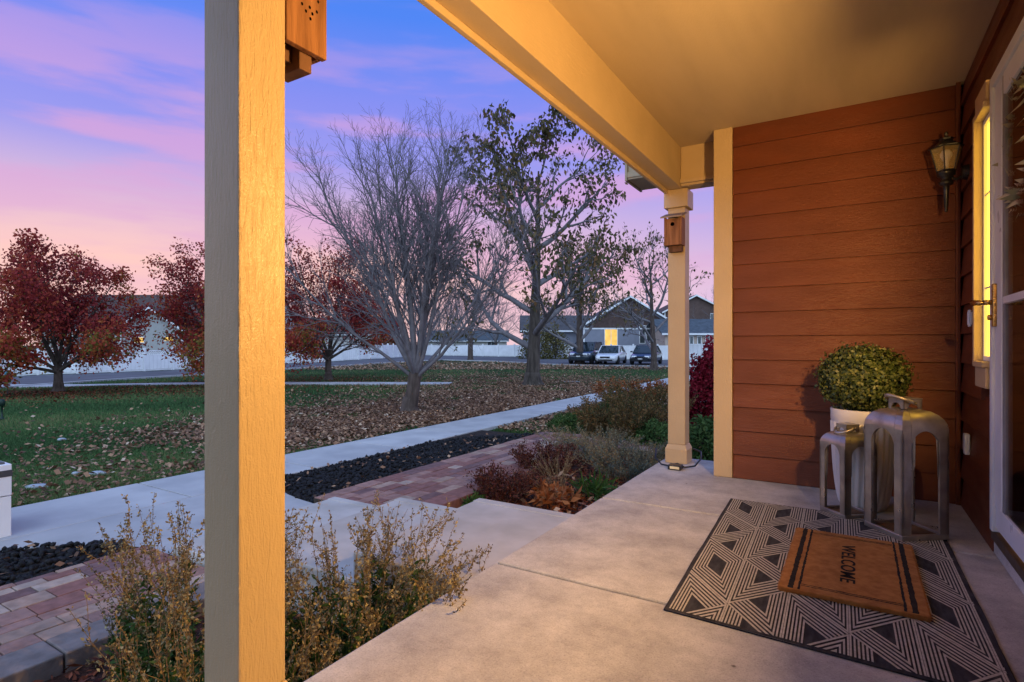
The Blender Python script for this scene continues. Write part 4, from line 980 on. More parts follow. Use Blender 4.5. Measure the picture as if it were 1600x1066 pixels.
# shrubs
def shrub(name, lab, base, rx, ry, rz, n, size, mt, seed, cat='shrub', core=None, stems=14, tint=None, droop=-.3, grp=None, asp=1.7):
    root = thing(name, lab, cat, base, 0, grp)
    d = rng.normal(0, 1, (n, 3)); d /= np.linalg.norm(d, axis=1)[:,None]; d[:,2] = np.abs(d[:,2])*1.0-.15
    lump = 1+.16*np.sin(d[:,0]*6+seed)*np.cos(d[:,1]*5+seed)+.10*np.sin(d[:,2]*11+d[:,0]*7)
    rad = lump*rng.uniform(.55, 1.02, n)**.6
    pos = d*rad[:,None]*np.array([rx, ry, rz]); pos[:,2] += rz*.08; pos[:,2] = np.maximum(pos[:,2], .01)
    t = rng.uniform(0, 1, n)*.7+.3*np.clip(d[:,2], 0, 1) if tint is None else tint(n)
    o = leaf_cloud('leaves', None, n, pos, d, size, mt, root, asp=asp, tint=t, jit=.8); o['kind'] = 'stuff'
    PP = []; RR = []
    for k in range(stems):
        a = 6.28*k/stems+rng.normal(0, .2); e = rng.uniform(.2, .9)
        tip = np.array([math.cos(a)*rx*e*.8, math.sin(a)*ry*e*.8, rz*(1-.35*e)]); PP.append([tip*t_+np.array([0,0,rz*.12*math.sin(t_*3.14)]) for t_ in np.linspace(0, 1, 5)]); RR.append(np.linspace(.012*rz+.004, .003, 5))
    tubes('stems', PP, RR, 5, M['bark_dark'], root)
    return root
M['olive'] = tintmat('olive_foliage', [(0,(.06,.06,.02)), (.6,(.13,.11,.035)), (1,(.22,.15,.05))], trans=.2)
for px, dpt, w_, h_, lb in ((838, 60, 3.3, 5.2, 'tall olive-brown bush over the far white fence behind the dark-trunked tree'), (868, 60, 2.6, 4.4, 'lower olive bush over the far white fence, right of the taller one')):
    b_ = P(px, 562, dpt-1); b_.z = Hs(b_.x, b_.y); shrub('olive_bush', lb, b_, w_*.62, w_*.62, h_*.85, 1500, (.14,.30), M['olive'], px, grp='bushes over the far fence')
M['rust'] = tintmat('rust_foliage', [(0,(.06,.02,.01)), (1,(.22,.07,.025))], trans=.3)
b_ = P(606, 556, 84); b_.z = Hs(b_.x, b_.y); shrub('rust_bush', 'rust-coloured bush over the fence corner', b_, 4, 4, 3.2, 2400, (.25,.45), M['rust'], 4)

# planted perennials ------------------------------------------------
def stemset(n, base_r, h, spread, lean, K=7, droop=.25, rs=None):
    a = rng.uniform(0, 6.283, n); rr_ = base_r*np.sqrt(rng.uniform(0, 1, n)); b0 = np.stack([rr_*np.cos(a), rr_*np.sin(a), np.zeros(n)], 1)
    hh = h*rng.uniform(.55, 1.05, n); a2 = a+rng.normal(0, .6, n); sp = spread*rng.uniform(.15, 1, n)
    t = np.linspace(0, 1, K)[None,:,None]
    hor = np.stack([np.cos(a2)*sp+lean[0]*rng.uniform(.5,1.2,n), np.sin(a2)*sp+lean[1]*rng.uniform(.5,1.2,n), np.zeros(n)], 1)[:,None,:]
    up = (hh[:,None,None]*(t-droop*t**3*np.minimum(1, sp/spread)[:,None,None]))*np.array([0,0,1.])
    wig = np.cumsum(rng.normal(0, .012*h, (n, K, 3))*np.array([1,1,.3]), 1)
    return b0[:,None,:]+hor*t**1.4+up+wig*t
def sample_along(S, n, t0, t1, jit):
    i = rng.integers(0, len(S), n); K = S.shape[1]; f = rng.uniform(t0, t1, n)*(K-1); k = np.minimum(f.astype(int), K-2); w = (f-k)[:,None]
    p = S[i,k]*(1-w)+S[i,k+1]*w; d = S[i,k+1]-S[i,k]; d /= np.linalg.norm(d, axis=1)[:,None]+1e-9
    return p+rng.normal(0, jit, (n, 3)), d, f/(K-1)
def blades(name, pos, dr, size, mt, root, asp, tint, splay=.8):
    n = len(pos); d = dr+rng.normal(0, splay, (n, 3)); d /= np.linalg.norm(d, axis=1)[:,None]; s = rng.uniform(size[0], size[1], n)[:,None]
    w = np.cross(d, rng.normal(0, 1, (n, 3))); w /= np.linalg.norm(w, axis=1)[:,None]; nn = np.cross(d, w)
    V = np.stack([pos, pos+d*s*.5+w*s*.5/asp+nn*s*.08, pos+d*s-nn*s*.1, pos+d*s*.5-w*s*.5/asp+nn*s*.08], 1).reshape(-1, 3)
    o = fastmesh(name, V, np.arange(n*4).reshape(-1, 4), mt, root, col=np.repeat(np.clip(tint, 0, 1), 4)); o['kind'] = 'stuff'; return o
M['stem_tan'] = mat('dry_stem', (.24,.15,.07), .8, .3, 20)
M['stem_green'] = mat('green_stem', (.07,.085,.03), .8, .3, 20)
M['per_leaf'] = tintmat('perennial_leaf', [(0,(.022,.055,.014)), (.45,(.055,.11,.026)), (.7,(.10,.15,.035)), (.85,(.16,.12,.04)), (1,(.25,.14,.06))], trans=.3)
M['seed'] = tintmat('dry_seed_head', [(0,(.10,.065,.03)), (.5,(.25,.19,.085)), (1,(.46,.38,.19))], trans=.2)
def perennial(name, lab, base, n, h, br, spread, lean=(0,0), leaves=2600, seeds=3200, leaf=(.025,.06), seed_s=(.007,.017), green=.5, stem=None, leaf_mt=None, seed_mt=None, t_leaf=(.05,.62), t_seed=(.6,1.0), cat='plant', jl=.004, js=.004, rad=.0022, droop=.18, aspl=3.6, grp=None):
    root = thing(name, lab, cat, base, 0, grp); S = stemset(n, br, h, spread, lean, droop=droop)
    R_ = np.linspace(rad, rad*.4, S.shape[1])[None,:].repeat(n, 0); o = tubes('stems', S, R_, 3, stem or M['stem_tan'], root); o['kind'] = 'stuff'
    # side shoots carrying the seed heads
    p, d, t = sample_along(S, n*4, .55, .97, 0); d2 = d+rng.normal(0, .5, d.shape); d2[:,2] = np.abs(d2[:,2])+.4; d2 /= np.linalg.norm(d2, axis=1)[:,None]; L = (h*.16*rng.uniform(.5, 1.3, len(p)))[:,None,None]
    tt_ = np.linspace(0, 1, 4)[None,:,None]; S2 = p[:,None,:]+d2[:,None,:]*L*tt_+rng.normal(0, .004, (len(p), 4, 3))*tt_
    o = tubes('side_shoots', S2, np.full(S2.shape[:2], rad*.45), 3, stem or M['stem_tan'], root); o['kind'] = 'stuff'
    if leaves:
        p, d, t = sample_along(S, leaves, *t_leaf, jl); tn = (1-green)+rng.normal(0, .18, leaves)+(t-.3)*.5; d[:,2] *= .3
        blades('leaves', p, d, leaf, leaf_mt or M['per_leaf'], root, aspl, tn, .9)
    if seeds:
        a1, d1, _ = sample_along(S2, int(seeds*.7), .2, 1, js); a2, d2_, _ = sample_along(S, int(seeds*.3), *t_seed, js)
        blades('seed_heads', np.concatenate([a1, a2]), np.concatenate([d1, d2_]), seed_s, seed_mt or M['seed'], root, 1.8, rng.uniform(0, 1, int(seeds*.7)+int(seeds*.3)), 1.0)
    return root
bz = -.585
perennial('goldenrod', 'tall dried seed-headed perennial left of the near column, partly green below', (-2.30, 1.30, bz), 60, .86, .28, .26, (.02,.05), 4300, 8000, green=.66, seed_s=(.007,.018))
perennial('goldenrod', 'dried perennial at the left foot of the near column, thinner stems', (-1.72, 1.02, bz), 46, .80, .20, .22, (-.05,.05), 4500, 5000, green=.7)
perennial('goldenrod', 'large dried perennial arching over the steps and porch edge, right of the near column', (-1.76, 1.66, bz), 84, .86, .26, .34, (.02,.04), 5600, 10000, green=.70, seed_s=(.007,.018), droop=.3)
perennial('goldenrod', 'low green and tan perennial against the porch edge, under the arching one', (-1.52, 1.28, bz), 55, .55, .22, .25, (.02,.0), 5200, 2500, green=.8, leaf=(.025,.06))
perennial('broken_stems', 'tan broken seed stems flopped onto the porch slab', (-1.33, 1.62, -.30), 12, .42, .03, .12, (.13,-.10), 90, 1100, green=.1, droop=.18)
perennial('green_perennial', 'bright green leafy plant at the bottom edge left of the near column', (-1.68, .80, bz), 50, .36, .30, .25, (0,0), 2600, 0, leaf=(.05,.10), green=.92, stem=M['stem_green'], aspl=2.0, t_leaf=(.2,1))
perennial('green_perennial', 'small yellow-green weedy plant in the bottom left corner', (-2.30, .56, bz), 22, .26, .14, .12, (0,0), 500, 0, leaf=(.04,.08), green=.62, stem=M['stem_green'], t_leaf=(.1,1))
perennial('green_perennial', 'green leafy plant behind the foot of the near column', (-1.95, 1.55, bz), 40, .36, .25, .22, (0,0), 2200, 200, leaf=(.04,.08), green=.85, stem=M['stem_green'], aspl=2.2, t_leaf=(.15,1))
# right-hand bed
M['sedum'] = tintmat('sedum_red', [(0,(.035,.010,.010)), (.5,(.085,.022,.016)), (1,(.16,.05,.03))], trans=.15)
M['hosta'] = tintmat('withered_orange_leaf', [(0,(.12,.03,.012)), (.5,(.30,.085,.025)), (1,(.50,.20,.07))], trans=.35)
M['grey_leaf'] = tintmat('lavender_leaf', [(0,(.06,.08,.06)), (.6,(.13,.155,.12)), (.85,(.20,.16,.09)), (1,(.30,.17,.09))], trans=.15)
M['strap'] = tintmat('strap_leaf', [(0,(.015,.045,.010)), (.6,(.045,.11,.02)), (1,(.09,.16,.03))], trans=.3)
M['burn'] = tintmat('crimson_leaf', [(0,(.10,.004,.010)), (.6,(.24,.008,.022)), (1,(.40,.03,.05))], trans=.35)
M['rud'] = tintmat('rudbeckia_dry', [(0,(.035,.040,.015)), (.4,(.07,.07,.022)), (.8,(.17,.09,.03)), (1,(.26,.14,.05))], trans=.2)
gb = lambda px, py: G(px, py, -.58)
perennial('sedum', 'dark red dried sedum clump nearest the steps', gb(790, 778), 70, .27, .22, .22, (0,0), 1500, 2600, leaf=(.03,.05), seed_s=(.018,.034), green=.4, leaf_mt=M['sedum'], seed_mt=M['sedum'], js=.018)
perennial('sedum', 'dark red dried sedum clump behind the first, beside the pavers', gb(850, 738), 80, .31, .28, .25, (0,0), 1500, 3000, leaf=(.03,.05), seed_s=(.018,.034), green=.4, leaf_mt=M['sedum'], seed_mt=M['sedum'], js=.018)
perennial('hosta', 'withered orange leaf clump in the mulch beside the porch slab', gb(862, 790), 34, .20, .16, .16, (0,0), 240, 0, leaf=(.06,.13), green=.5, leaf_mt=M['hosta'], t_leaf=(.1,1), aspl=2.6, droop=.4)
perennial('dry_stalks', 'fan of thin tan stalks leaning over the withered orange leaves', gb(872, 770), 34, .42, .08, .34, (-.14,.05), 0, 220, droop=.35, rad=.0025)
perennial('daylily', 'bright green strap-leaved clump at the porch edge', gb(925, 778), 26, .18, .13, .10, (0,0), 260, 0, leaf=(.14,.26), green=.5, leaf_mt=M['strap'], stem=M['stem_green'], t_leaf=(0,.5), aspl=11, jl=.03)
perennial('small_green_plant', 'little green tuft at the end of the paver edging', gb(742, 792), 22, .10, .07, .05, (0,0), 260, 0, leaf=(.05,.09), green=.5, leaf_mt=M['strap'], stem=M['stem_green'], t_leaf=(0,1), aspl=6)
perennial('lavender', 'silvery grey lavender clump with tan spikes, left of the far column', gb(985, 745), 150, .42, .36, .40, (0,0), 5200, 2400, leaf=(.025,.055), seed_s=(.010,.022), green=.55, leaf_mt=M['grey_leaf'], t_leaf=(.1,.95), aspl=5)
perennial('lavender', 'second silvery grey lavender clump spreading behind the daylily', gb(925, 715), 150, .42, .40, .42, (-.05,0), 5200, 2400, leaf=(.025,.055), seed_s=(.010,.022), green=.5, leaf_mt=M['grey_leaf'], t_leaf=(.1,.95), aspl=5)
perennial('lavender', 'blue-grey low clump touching the foot of the far column', gb(1022, 735), 70, .36, .22, .22, (0,0), 3200, 500, leaf=(.02,.045), green=.8, leaf_mt=M['grey_leaf'], t_leaf=(.1,.95), aspl=5)
perennial('coneflower', 'tall brown dried coneflower clump behind the lavender', gb(965, 688), 110, .72, .55, .35, (0,0), 4200, 3600, leaf=(.04,.085), seed_s=(.022,.045), green=.42, leaf_mt=M['rud'], seed_mt=M['rud'], js=.02, t_leaf=(.05,.95), stem=M['bark_dark'])
perennial('coneflower', 'rusty dried coneflower clump further back beside the walk', gb(1010, 665), 110, .80, .6, .4, (0,0), 3800, 3400, leaf=(.04,.085), seed_s=(.025,.05), green=.35, leaf_mt=M['rud'], seed_mt=M['rud'], js=.02, t_leaf=(.05,.95), stem=M['bark_dark'])
perennial('coneflower', 'tall orange-brown dried clump furthest back along the walk', gb(985, 645), 90, .75, .6, .45, (0,0), 1800, 4200, leaf=(.05,.09), seed_s=(.03,.06), green=.2, leaf_mt=M['rud'], seed_mt=M['hosta'], js=.02, t_leaf=(.05,.95))
M['ever'] = tintmat('evergreen_leaf', [(0,(.02,.05,.014)), (.6,(.055,.11,.025)), (1,(.13,.17,.045))], trans=.2)
for k, (px, py, rx, rz_) in enumerate(((905, 672, .55, .34), (960, 660, .6, .45), (1030, 700, .45, .42))):
    shrub('green_shrub', ['low dark green shrub at the end of the pavers', 'mid-green shrub among the dried coneflowers', 'green shrub just left of the far column'][k], gb(px, py), rx, rx, rz_, 5200, (.03,.06), M['ever'], k, grp='green shrubs in the right-hand bed', asp=2.4)
shrub('green_shrub', 'glossy green shrub filling the gap right of the far column', P(1108, HY, 6.3)-Vector((0,0,HC+.60)), .55, .55, .74, 8500, (.035,.065), M['ever'], 9, grp='green shrubs in the right-hand bed', asp=2)
shrub('burning_bush', 'crimson-leaved shrub beside the beige corner board', P(1116, HY, 10.6)-Vector((0,0,HC+.62)), .58, .58, 1.62, 9500, (.05,.09), M['burn'], 2, asp=1.7)

# snow left on the grass
snow = mat('old_snow', (.34,.38,.42), .6, .06, 20, bump=.5, bscale=40)
for px, py, w_, lb in ((60,762,.13,'small thin patch of old snow nearest the white box'), (152,741,.10,'small thin patch of old snow on the grass, right of the larger one'), (118,742,.05,'tiny lump of old snow on the grass'), (96,688,.07,'tiny far patch of old snow on the grass'), (893,597,.35,'pale snow patch on the leafy lawn before the parked cars'), (1072,588,.5,'pale snow patch seen right of the far column')):
    p = hit(px, py); mb = MB(); n = 18; ring = []
    rv = [1+.25*math.sin(3*k+px)+.15*random.random() for k in range(n)]
    vs = [(w_*.5*s*rv[k]*math.cos(6.283*k/n)*1.5, w_*.5*s*rv[k]*math.sin(6.283*k/n), z) for s, z in ((1.05,-.01),(1,.012),(.6,.022)) for k in range(n)]+[(0,0,.026)]
    mb.add(vs, [(i*n+k, i*n+(k+1)%n, (i+1)*n+(k+1)%n, (i+1)*n+k) for i in range(2) for k in range(n)]+[(2*n+k, 2*n+(k+1)%n, 3*n) for k in range(n)])
    o = mb.build('snow_patch', snow, smooth=True); o.location = p+Vector((0,0,.012)); o.rotation_euler = (0,0,YAW); tag(o, lb, 'snow patch', 'snow patches on the lawn')

# ------------------------------------------------------------------ fences
def fence(lab, pts, h, lattice, pitch=2.0, grp='white vinyl fences along the road', gate=()):
    root = thing('white_fence', lab, 'fence', (0,0,0), 0, grp)
    L = [0]
    for a, b_ in zip(pts, pts[1:]): L.append(L[-1]+(Vector((b_.x-a.x, b_.y-a.y))).length)
    n = max(1, int(L[-1]/pitch)); q = resample(pts, n+1)
    q = [Vector((p.x, p.y, Hs(p.x, p.y))) for p in q]
    for i, p in enumerate(q):
        d = (q[min(i+1, n)]-q[max(i-1, 0)]); d.z = 0; d.normalize(); w = Vector((-d.y, d.x, 0))
        mb = MB(); mb.obox(p+Vector((0,0,h/2+.02)), d*.065, w*.065, Vector((0,0,h/2+.10))); 
        c = p+Vector((0,0,h+.12)); e = [c+d*a+w*b2 for a, b2 in ((-.075,-.075),(.075,-.075),(.075,.075),(-.075,.075))]
        mb.add([tuple(v) for v in e]+[tuple(v+Vector((0,0,.02))) for v in e]+[tuple(c+Vector((0,0,.06)))], [(3,2,1,0),(0,1,5,4),(1,2,6,5),(2,3,7,6),(3,0,4,7),(4,5,8),(5,6,8),(6,7,8),(7,4,8)])
        mb.build('post', M['white'], root)
    for i in range(n):
        a, b_ = q[i], q[i+1]; d = b_-a; Ld = d.length; du = d.normalized(); w = Vector((-du.y, du.x, 0)).normalized(); c = (a+b_)/2; hx = du*(Ld/2-.068)
        ph = h-.36 if lattice else h-.06
        nb = 7
        for k in range(1):
            mb = MB()
            for j in range(nb):
                cc = a+du*(.07+(Ld-.14)*(j+.5)/nb); mb.obox(cc+Vector((0,0,.06+ph/2)), du*((Ld-.14)/nb/2-.006), w*.018, Vector((0,0,ph/2-.05)))
            mb.build('panel', M['white'], root)
        for z_ in ([.06, ph+.02, h-.02] if lattice else [.06, h-.02]):
            mb = MB(); mb.obox(c+Vector((0,0,z_)), hx, w*.028, Vector((0,0,.035))); mb.build('rail', M['white'], root)
        if lattice:
            mb = MB(); zc = (ph+.055+h-.055)/2; hz = (h-.055-ph-.055)/2; nn_ = int(Ld/.14)
            for j in range(nn_):
                for sg in (-1, 1):
                    cc = a+du*(.1+(Ld-.2)*(j+.5)/nn_)+Vector((0,0,zc)); dd = (du*sg*.9+Vector((0,0,1.))).normalized(); ee = dd.cross(w).normalized()
                    mb.obox(cc+w*(.003*sg), dd*hz*1.30, w*.003, ee*.017)
            mb.build('lattice', M['white'], root)
    return root
fa = [hit(x, y) for x, y in ((-330,605),(-160,598),(0,589),(125,584),(320,575.7),(447,568.2),(560,562),(597,560.3))]
fence('white vinyl fence with lattice top running behind the red trees', fa, 1.42, True, 1.95)
c1 = hit(597, 560.3); c2 = c1+Vector((-SY, CYW, 0))*12+Vector((CYW, SY, 0))*1
fence('white vinyl fence return where the lattice fence ends', [c1, c2], 1.42, False, 2.0)
fb = [hit(x, y) for x, y in ((560,554.3),(640,554.6),(690,555.8),(800,557.6),(880,559.2),(960,561.6),(1045,562.5),(1150,564))]
fence('plain white vinyl fence across the far side of the road behind the cars', fb, 1.42, False, 2.4)
fc = [P(1068, HY+40, 30), P(1100, HY+38, 29), P(1180, HY+36, 28)]; fc = [gp(p.x, p.y) for p in fc]
fence('short run of white vinyl fence seen between the far column and the corner board', fc, 1.55, False, 1.8)

# ------------------------------------------------------------------ far houses
roof_g = mat('grey_roof_shingle', (.075,.070,.075), .9, .2, 3, bump=.5, bscale=12, bdist=.03)
roof_b = mat('brown_roof_shingle', (.085,.055,.048), .9, .2, 3, bump=.5, bscale=12, bdist=.03)
roof_t = mat('blue_grey_roof_shingle', (.07,.085,.10), .9, .2, 3)
wall_b = mat('blue_grey_wall', (.23,.24,.29), .8, .05, 2); wall_w = mat('off_white_wall', (.55,.53,.50), .8, .05, 2)
wall_g = mat('pale_grey_wall', (.36,.35,.34), .8, .05, 2); wall_br = mat('dark_brown_wall', (.11,.07,.06), .8, .1, 2); wall_t = mat('tan_wall', (.50,.40,.33), .8, .06, 2)
win_d = mat('dark_window', (.03,.045,.05), .1, .1, 2, spec=.8); lit = emit('lit_window', (1.0, .62, .16), 1.15, 1.6)
def far_house(lab, px, dpt, w, d, eave, ridge, wm, rm_, wins=(), axis_='y', rz=0, gp_='houses across the road', over=.45, siding=True, gable=None):
    b_ = P(px, HY, dpt); b_.z = Hs(b_.x, b_.y)-.1
    root = thing('far_house', lab, 'house', b_, YAW+rz, gp_)
    hw = w/2; mb = MB()
    if axis_ == 'y': mb.prism([(-hw,0,0),(hw,0,0),(hw,0,eave),(0,0,ridge),(-hw,0,eave)], (0,d,0))
    else: mb.prism([(-hw,0,0),(-hw,d,0),(-hw,d,eave),(-hw,d/2,ridge),(-hw,0,eave)], (w,0,0))
    mb.build('wall', wm, root)
    for s in (-1, 1):
        mb = MB()
        if axis_ == 'y':
            sl = (ridge-eave)/hw; x1 = s*(hw+over); z1 = eave-sl*over
            mb.prism([(0,-over,ridge+.02),(x1,-over,z1+.02),(x1,-over,z1+.17),(0,-over,ridge+.19)], (0, d+2*over, 0))
        else:
            sl = (ridge-eave)/(d/2); y1 = d/2+s*(d/2+over); z1 = eave-sl*over
            mb.prism([(-hw-over,d/2,ridge+.02),(-hw-over,y1,z1+.02),(-hw-over,y1,z1+.17),(-hw-over,d/2,ridge+.19)], (w+2*over,0,0))
        mb.build('roof', rm_, root)
        if axis_ == 'y':
            mb = MB(); mb.prism([(0,-over-.04,ridge-.04),(x1,-over-.04,z1-.05),(x1,-over-.04,z1+.18),(0,-over-.04,ridge+.20)], (0,.035,0)); mb.build('barge_board', M['white'], root)
    if axis_ == 'x':
        mb = MB(); mb.box(-hw-over, hw+over, -over-.08, -over-.03, eave-(ridge-eave)/(d/2)*over, eave-(ridge-eave)/(d/2)*over+.18); mb.build('gutter', M['white'], root)
    if axis_ == 'y' and gable:
        mb = MB(); mb.prism([(-hw*.96,-.03,eave-.25),(hw*.96,-.03,eave-.25),(0,-.03,ridge-.12)], (0,.026,0)); mb.build('gable_panel', gable, root)
        mb = MB(); mb.box(-hw, hw, -.06, -.031, eave-.42, eave-.26); mb.build('frieze_board', M['white'], root)
    if siding and axis_ == 'y':
        for k in (-hw+.08, hw-.08):
            mb = MB(); mb.box(k-.08, k+.08, -.03, -.003, 0, eave); mb.build('corner_trim', M['white'], root)
    for (x, z, ww, wh, kind) in wins:
        mb = MB(); t_ = .07
        for bx_ in ((x-ww/2-t_, x-ww/2, z-wh/2-t_, z+wh/2+t_), (x+ww/2, x+ww/2+t_, z-wh/2-t_, z+wh/2+t_), (x-ww/2, x+ww/2, z+wh/2, z+wh/2+t_), (x-ww/2, x+ww/2, z-wh/2-t_, z-wh/2)): mb.box(bx_[0], bx_[1], -.06, -.004, bx_[2], bx_[3])
        wo_ = mb.build('window', M['white'], root)
        mb = MB(); mb.box(x-ww/2+.001, x+ww/2-.001, -.03, -.004, z-wh/2+.001, z+wh/2-.001); mb.build('pane', lit if kind == 'lit' else win_d, wo_)
        if ww > 1.2:
            mb = MB(); mb.box(x-.025, x+.025, -.045, -.031, z-wh/2, z+wh/2); mb.build('mullion', M['white'], wo_)
    return root
s62 = 62/F
far_house('blue-grey gabled house with a lit doorway behind the parked cars', 984, 62, 10.4, 9, 3.75, 6.9, wall_b, roof_g, [(-2.1, 2.25, 1.35, 2.2, 'lit'), (1.4, 2.75, .55, 1.9, 'dark'), (3.0, 2.75, 2.2, 1.9, 'dark')], gable=roof_b)
far_house('low grey-roofed wing left of the blue-grey gabled house, with a lit window', 880, 64, 9, 7, 3.3, 5.0, wall_b, roof_g, [(2.6, 2.9, 1.3, .8, 'lit'), (-1.5, 2.6, 1.2, 1.2, 'dark')], axis_='x')
far_house('dark brown two-storey house behind, right of the far column', 1087, 84, 9.5, 9, 6.6, 9.0, wall_br, roof_b, [(3.0, 5.4, 1.5, 1.8, 'dark'), (-1.8, 5.4, 1.2, 1.6, 'dark')])
far_house('low tan-walled house with blue-grey hipped roof, right of the far column', 1105, 56, 8.5, 8, 2.75, 4.2, wall_t, roof_t, [(-1.6, 1.9, .3, 1.1, 'dark'), (-.8, 1.9, .3, 1.1, 'dark'), (.0, 1.9, .3, 1.1, 'dark')], axis_='x')
far_house('long brown-roofed house behind the red trees', 235, 66, 26, 12, 3.7, 8.0, wall_w, roof_b, [(-8, 2.2, 1.6, 1.3, 'dark'), (8, 2.2, 1.6, 1.3, 'dark')], axis_='x')
far_house('pale gabled garage with a lit lamp under its eave, between the left red trees', 236, 56, 6.4, 6, 3.3, 5.4, wall_g, roof_b, [(-1.2, 2.25, 1.0, .5, 'lit'), (1.8, 2.35, .9, .35, 'lit')])
far_house('white house with brown roof seen right of the near column behind the red tree', 520, 92, 20, 10, 3.4, 6.2, wall_w, roof_b, [(5.8, 2.0, .6, .6, 'lit'), (-5, 2.2, 1.4, 1.4, 'dark')], axis_='x')
far_house('low house with teal-grey roof behind the far white fence', 730, 106, 15, 9, 2.4, 4.3, wall_w, roof_t, [(-4.5, 1.9, 1.4, 1.0, 'dark'), (0.5, 1.9, 1.4, 1.0, 'dark'), (4.6, 1.9, 1.4, 1.0, 'dark')], axis_='x')

# ------------------------------------------------------------------ parked cars
rub = mat('tyre_rubber', (.015,.015,.016), .8); rim = mat('alloy_rim', (.45,.46,.48), .3, .1, 5, metal=.8)
cglass = mat('car_glass', (.02,.03,.035), .06, .1, 3, spec=.9); lampm = mat('headlamp_glass', (.65,.68,.72), .1, .1, 8, spec=.8)
plate_m = mat('number_plate', (.6,.6,.6), .5); chrome = mat('car_grille', (.03,.03,.035), .3, .2, 8, metal=.6)
def car(name, lab, cat, base, rz, paint, L=4.6, Wd=1.8, Hh=1.45, suv=False):
    root = thing(name, lab, cat, base, rz, 'cars parked along the road')
    hl, hw = L/2, Wd/2; belt = .92 if not suv else 1.08
    # stations: x, half width, bottom z, belt z
    st_ = [(-hl,.80,.45,.72),(-hl+.10,.90,.32,.86),(-hl+.45,.97,.24,belt-.01),(-hl+1.1,1,.22,belt),(0,1,.20,belt-.01),(hl-1.5,1,.22,belt-.03),(hl-1.1,.985,.22,belt-.08),(hl-.5,.94,.24,belt-.17),(hl-.12,.82,.28,belt-.26),(hl,.68,.38,belt-.36)]
    vs = []; n = 10
    for x, w, zb, zt in st_:
        w *= hw; zm = (zb+zt)/2
        vs += [(x,-w*.86,zb),(x,-w*.97,zb+.10),(x,-w,zm),(x,-w*.975,zt-.08),(x,-w*.90,zt),(x,w*.90,zt+.0),(x,w*.975,zt-.08),(x,w,zm),(x,w*.97,zb+.10),(x,w*.86,zb)]
    fs = [(i*n+k, i*n+(k+1)%n, (i+1)*n+(k+1)%n, (i+1)*n+k) for i in range(len(st_)-1) for k in range(n)]+[tuple(range(n))[::-1], tuple(range((len(st_)-1)*n, len(st_)*n))]
    mb = MB(); mb.add(vs, fs); mb.build('body', paint, root, smooth=True, bevel=.02)
    # cabin
    if suv: cab = [(-hl+.12,.80,.02),(-hl+.42,.80,1),(.25,.82,1),(hl-1.38,.86,.0)]
    else: cab = [(-hl+.55,.80,.0),(-hl+1.30,.74,.93),(-.1,.76,1),(.35,.76,.97),(hl-1.30,.86,.0)]
    vs = []; 
    for x, w, t in cab:
        zt = belt-.03+(Hh-belt+.03)*t; ww = hw*(.90-(.90-w)*t)
        vs += [(x,-hw*.90,belt-.05),(x,-ww,zt),(x,ww,zt),(x,hw*.90,belt-.05)]
    fs = [(i*4+k, i*4+k+1, (i+1)*4+k+1, (i+1)*4+k) for i in range(len(cab)-1) for k in range(3)]
    mb = MB(); mb.add(vs, fs); mb.build('cabin_glass', cglass, root)
    rf = [c for c in cab if c[2] > .9]; mb = MB(); vs = []
    for x, w, t in rf:
        zt = belt-.03+(Hh-belt+.03)*t; ww = hw*(.90-(.90-w)*t)
        vs += [(x,-ww-.01,zt-.05),(x,-ww*.96,zt+.02),(x,ww*.96,zt+.02),(x,ww+.01,zt-.05)]
    mb.add(vs, [(i*4+k, i*4+k+1, (i+1)*4+k+1, (i+1)*4+k) for i in range(len(rf)-1) for k in range(3)]+[(3,2,1,0), tuple(range(len(vs)-4, len(vs)))]); mb.build('roof', paint, root, smooth=True)
    for s in (-1, 1):
        mb = MB(); pl = []
        for i, (x, w, t) in enumerate(cab):
            zt = belt-.03+(Hh-belt+.03)*t; ww = hw*(.90-(.90-w)*t); pl.append(Vector((x, s*(ww+.008), zt)))
        for a, b_ in zip(pl, pl[1:]): mb.tube([a, b_], .035, 6)
        xm = -.15; mb.tube([Vector((xm, s*(hw*.905), belt)), Vector((xm-.03, s*(hw*.765), Hh-.03))], .03, 6); mb.build('window_pillar', paint, root)
        mb = MB(); mb.obox((hl-1.55, s*(hw+.09), belt+.05), (.06,0,0), (0,.09,0), (0,0,.055)); mb.build('wing_mirror', paint, root, bevel=.02)
        mb = MB(); mb.obox((hl-.22, s*hw*.62, belt-.30), (.16,-s*.10,0), (0,.17,0), (-.04,0,.065)); mb.build('headlight', lampm, root, bevel=.02)
        mb = MB(); mb.obox((-hl+.05, s*hw*.72, belt-.16), (.06,0,0), (0,.16,0), (0,0,.07)); mb.build('tail_light', mat('tail_light_red', (.35,.01,.01), .2), root, bevel=.01)
        for x in (hl-.88, -hl+.85):
            wr_ = .33 if not suv else .38
            mb = MB(); mb.lathe([(wr_*.62,-.10),(wr_*.95,-.11),(wr_,-.07),(wr_,.07),(wr_*.95,.11),(wr_*.62,.10)], n=22); v = mb.v[-1]; mb.v[-1] = np.stack([x+v[:,0], s*(hw-.11)+v[:,2], wr_+v[:,1]], 1)
            wo_ = mb.build('wheel', rub, root, smooth=True)
            mb = MB(); mb.lathe([(.0,.075),(wr_*.18,.085),(wr_*.2,.05),(wr_*.56,.06),(wr_*.63,.10),(wr_*.60,.02),(.0,.02)], n=20); v = mb.v[-1]; mb.v[-1] = np.stack([x+v[:,0], s*(hw-.11+v[:,2]), wr_+v[:,1]], 1); mb.build('rim', rim, wo_)
    mb = MB(); mb.box(hl-.10, hl+.008, -hw*.42, hw*.42, belt-.44, belt-.30); mb.build('grille', chrome, root, bevel=.01)
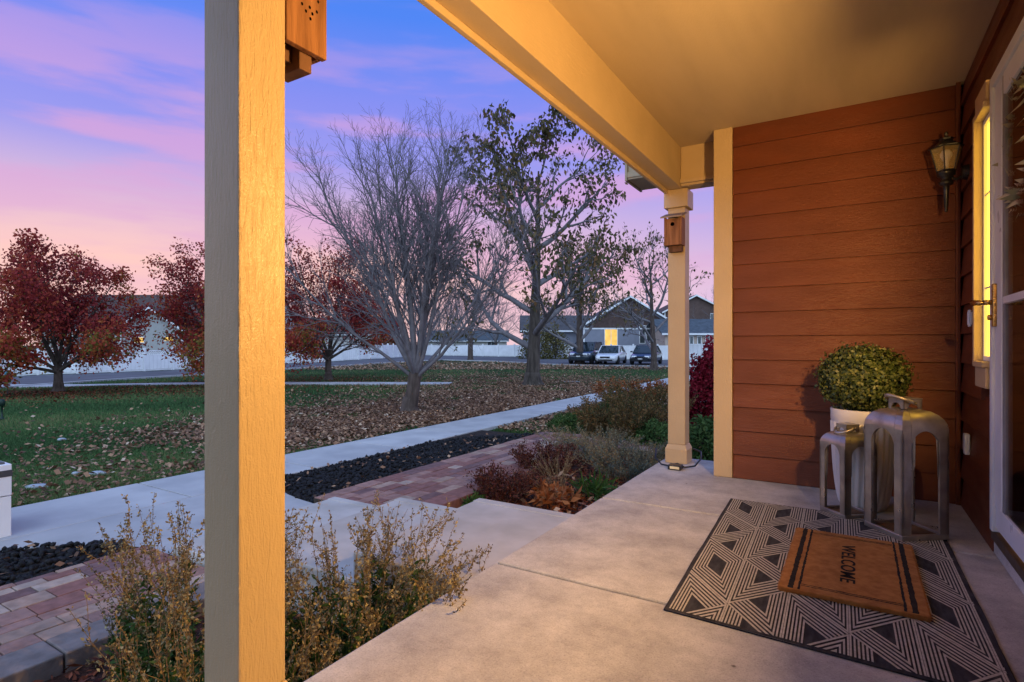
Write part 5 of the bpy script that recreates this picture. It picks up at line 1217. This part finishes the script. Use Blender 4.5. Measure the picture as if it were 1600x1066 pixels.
    mb = MB(); mb.box(hl-.08, hl+.012, -hw*.62, hw*.62, .30, .40); mb.build('lower_grille', chrome, root, bevel=.01)
    mb = MB(); mb.box(hl+.010, hl+.024, -.16, .16, belt-.50, belt-.42); mb.build('number_plate', plate_m, root)
    return root
wp = mat('white_car_paint', (.72,.74,.77), .25, .03, 1, coat=1); dk = mat('dark_blue_car_paint', (.018,.028,.040), .25, .1, 1, coat=1); bk = mat('black_car_paint', (.016,.020,.026), .25, .1, 1, coat=1)
hd = YAW-R(90)                                      # straight at the camera
def park(px, py, d): 
    p = P(px, py, d); p.z = Hs(p.x, p.y)+.02; return p
car('suv', 'dark blue SUV partly hidden by a tree trunk, leftmost of the parked cars', 'car', park(916, 569, 45), hd-R(23), dk, 4.7, 1.9, 1.72, True)
car('sedan', 'white sedan parked between the two dark cars', 'car', park(955, 570, 44), hd-R(22), wp)
car('sedan', 'black sedan behind the thin tree trunk, rightmost of the parked cars', 'car', park(1010, 570, 43), hd-R(25), bk)

# small sign and garden light at the left edge
p = hit(12, 617)
sg = thing('small_sign', 'small pale blue two-panel sign on a thin post at the left edge of the lawn', 'sign', p, YAW+R(8))
mb = MB(); mb.tube([(0,0,-.05),(0,0,.72)], .012, 6); mb.build('post', M['black'], sg)
mb = MB(); mb.box(-.075,.075,-.02,-.013,.25,.44); mb.build('lower_panel', mat('pale_sign', (.55,.66,.75), .5, .1, 6), sg)
mb = MB(); mb.box(-.075,.075,-.02,-.013,.45,.74); mb.build('upper_panel', mat('blue_sign', (.12,.35,.48), .5, .3, 8), sg)
p = hit(3, 655)
gl = thing('garden_light', 'dark green post light at the very left edge of the lawn', 'garden light', p, 0)
mb = MB(); mb.lathe([(.05,-.02),(.05,.02),(.018,.03),(.018,.26),(.05,.27),(.055,.36),(.03,.40),(0,.41)], n=12); mb.build('post_body', mat('dark_green_metal', (.01,.03,.02), .5), gl, smooth=True)

# render
sc.render.engine = 'CYCLES'
sc.cycles.max_bounces = 6; sc.cycles.transparent_max_bounces = 8
sc.cycles.use_denoising = True
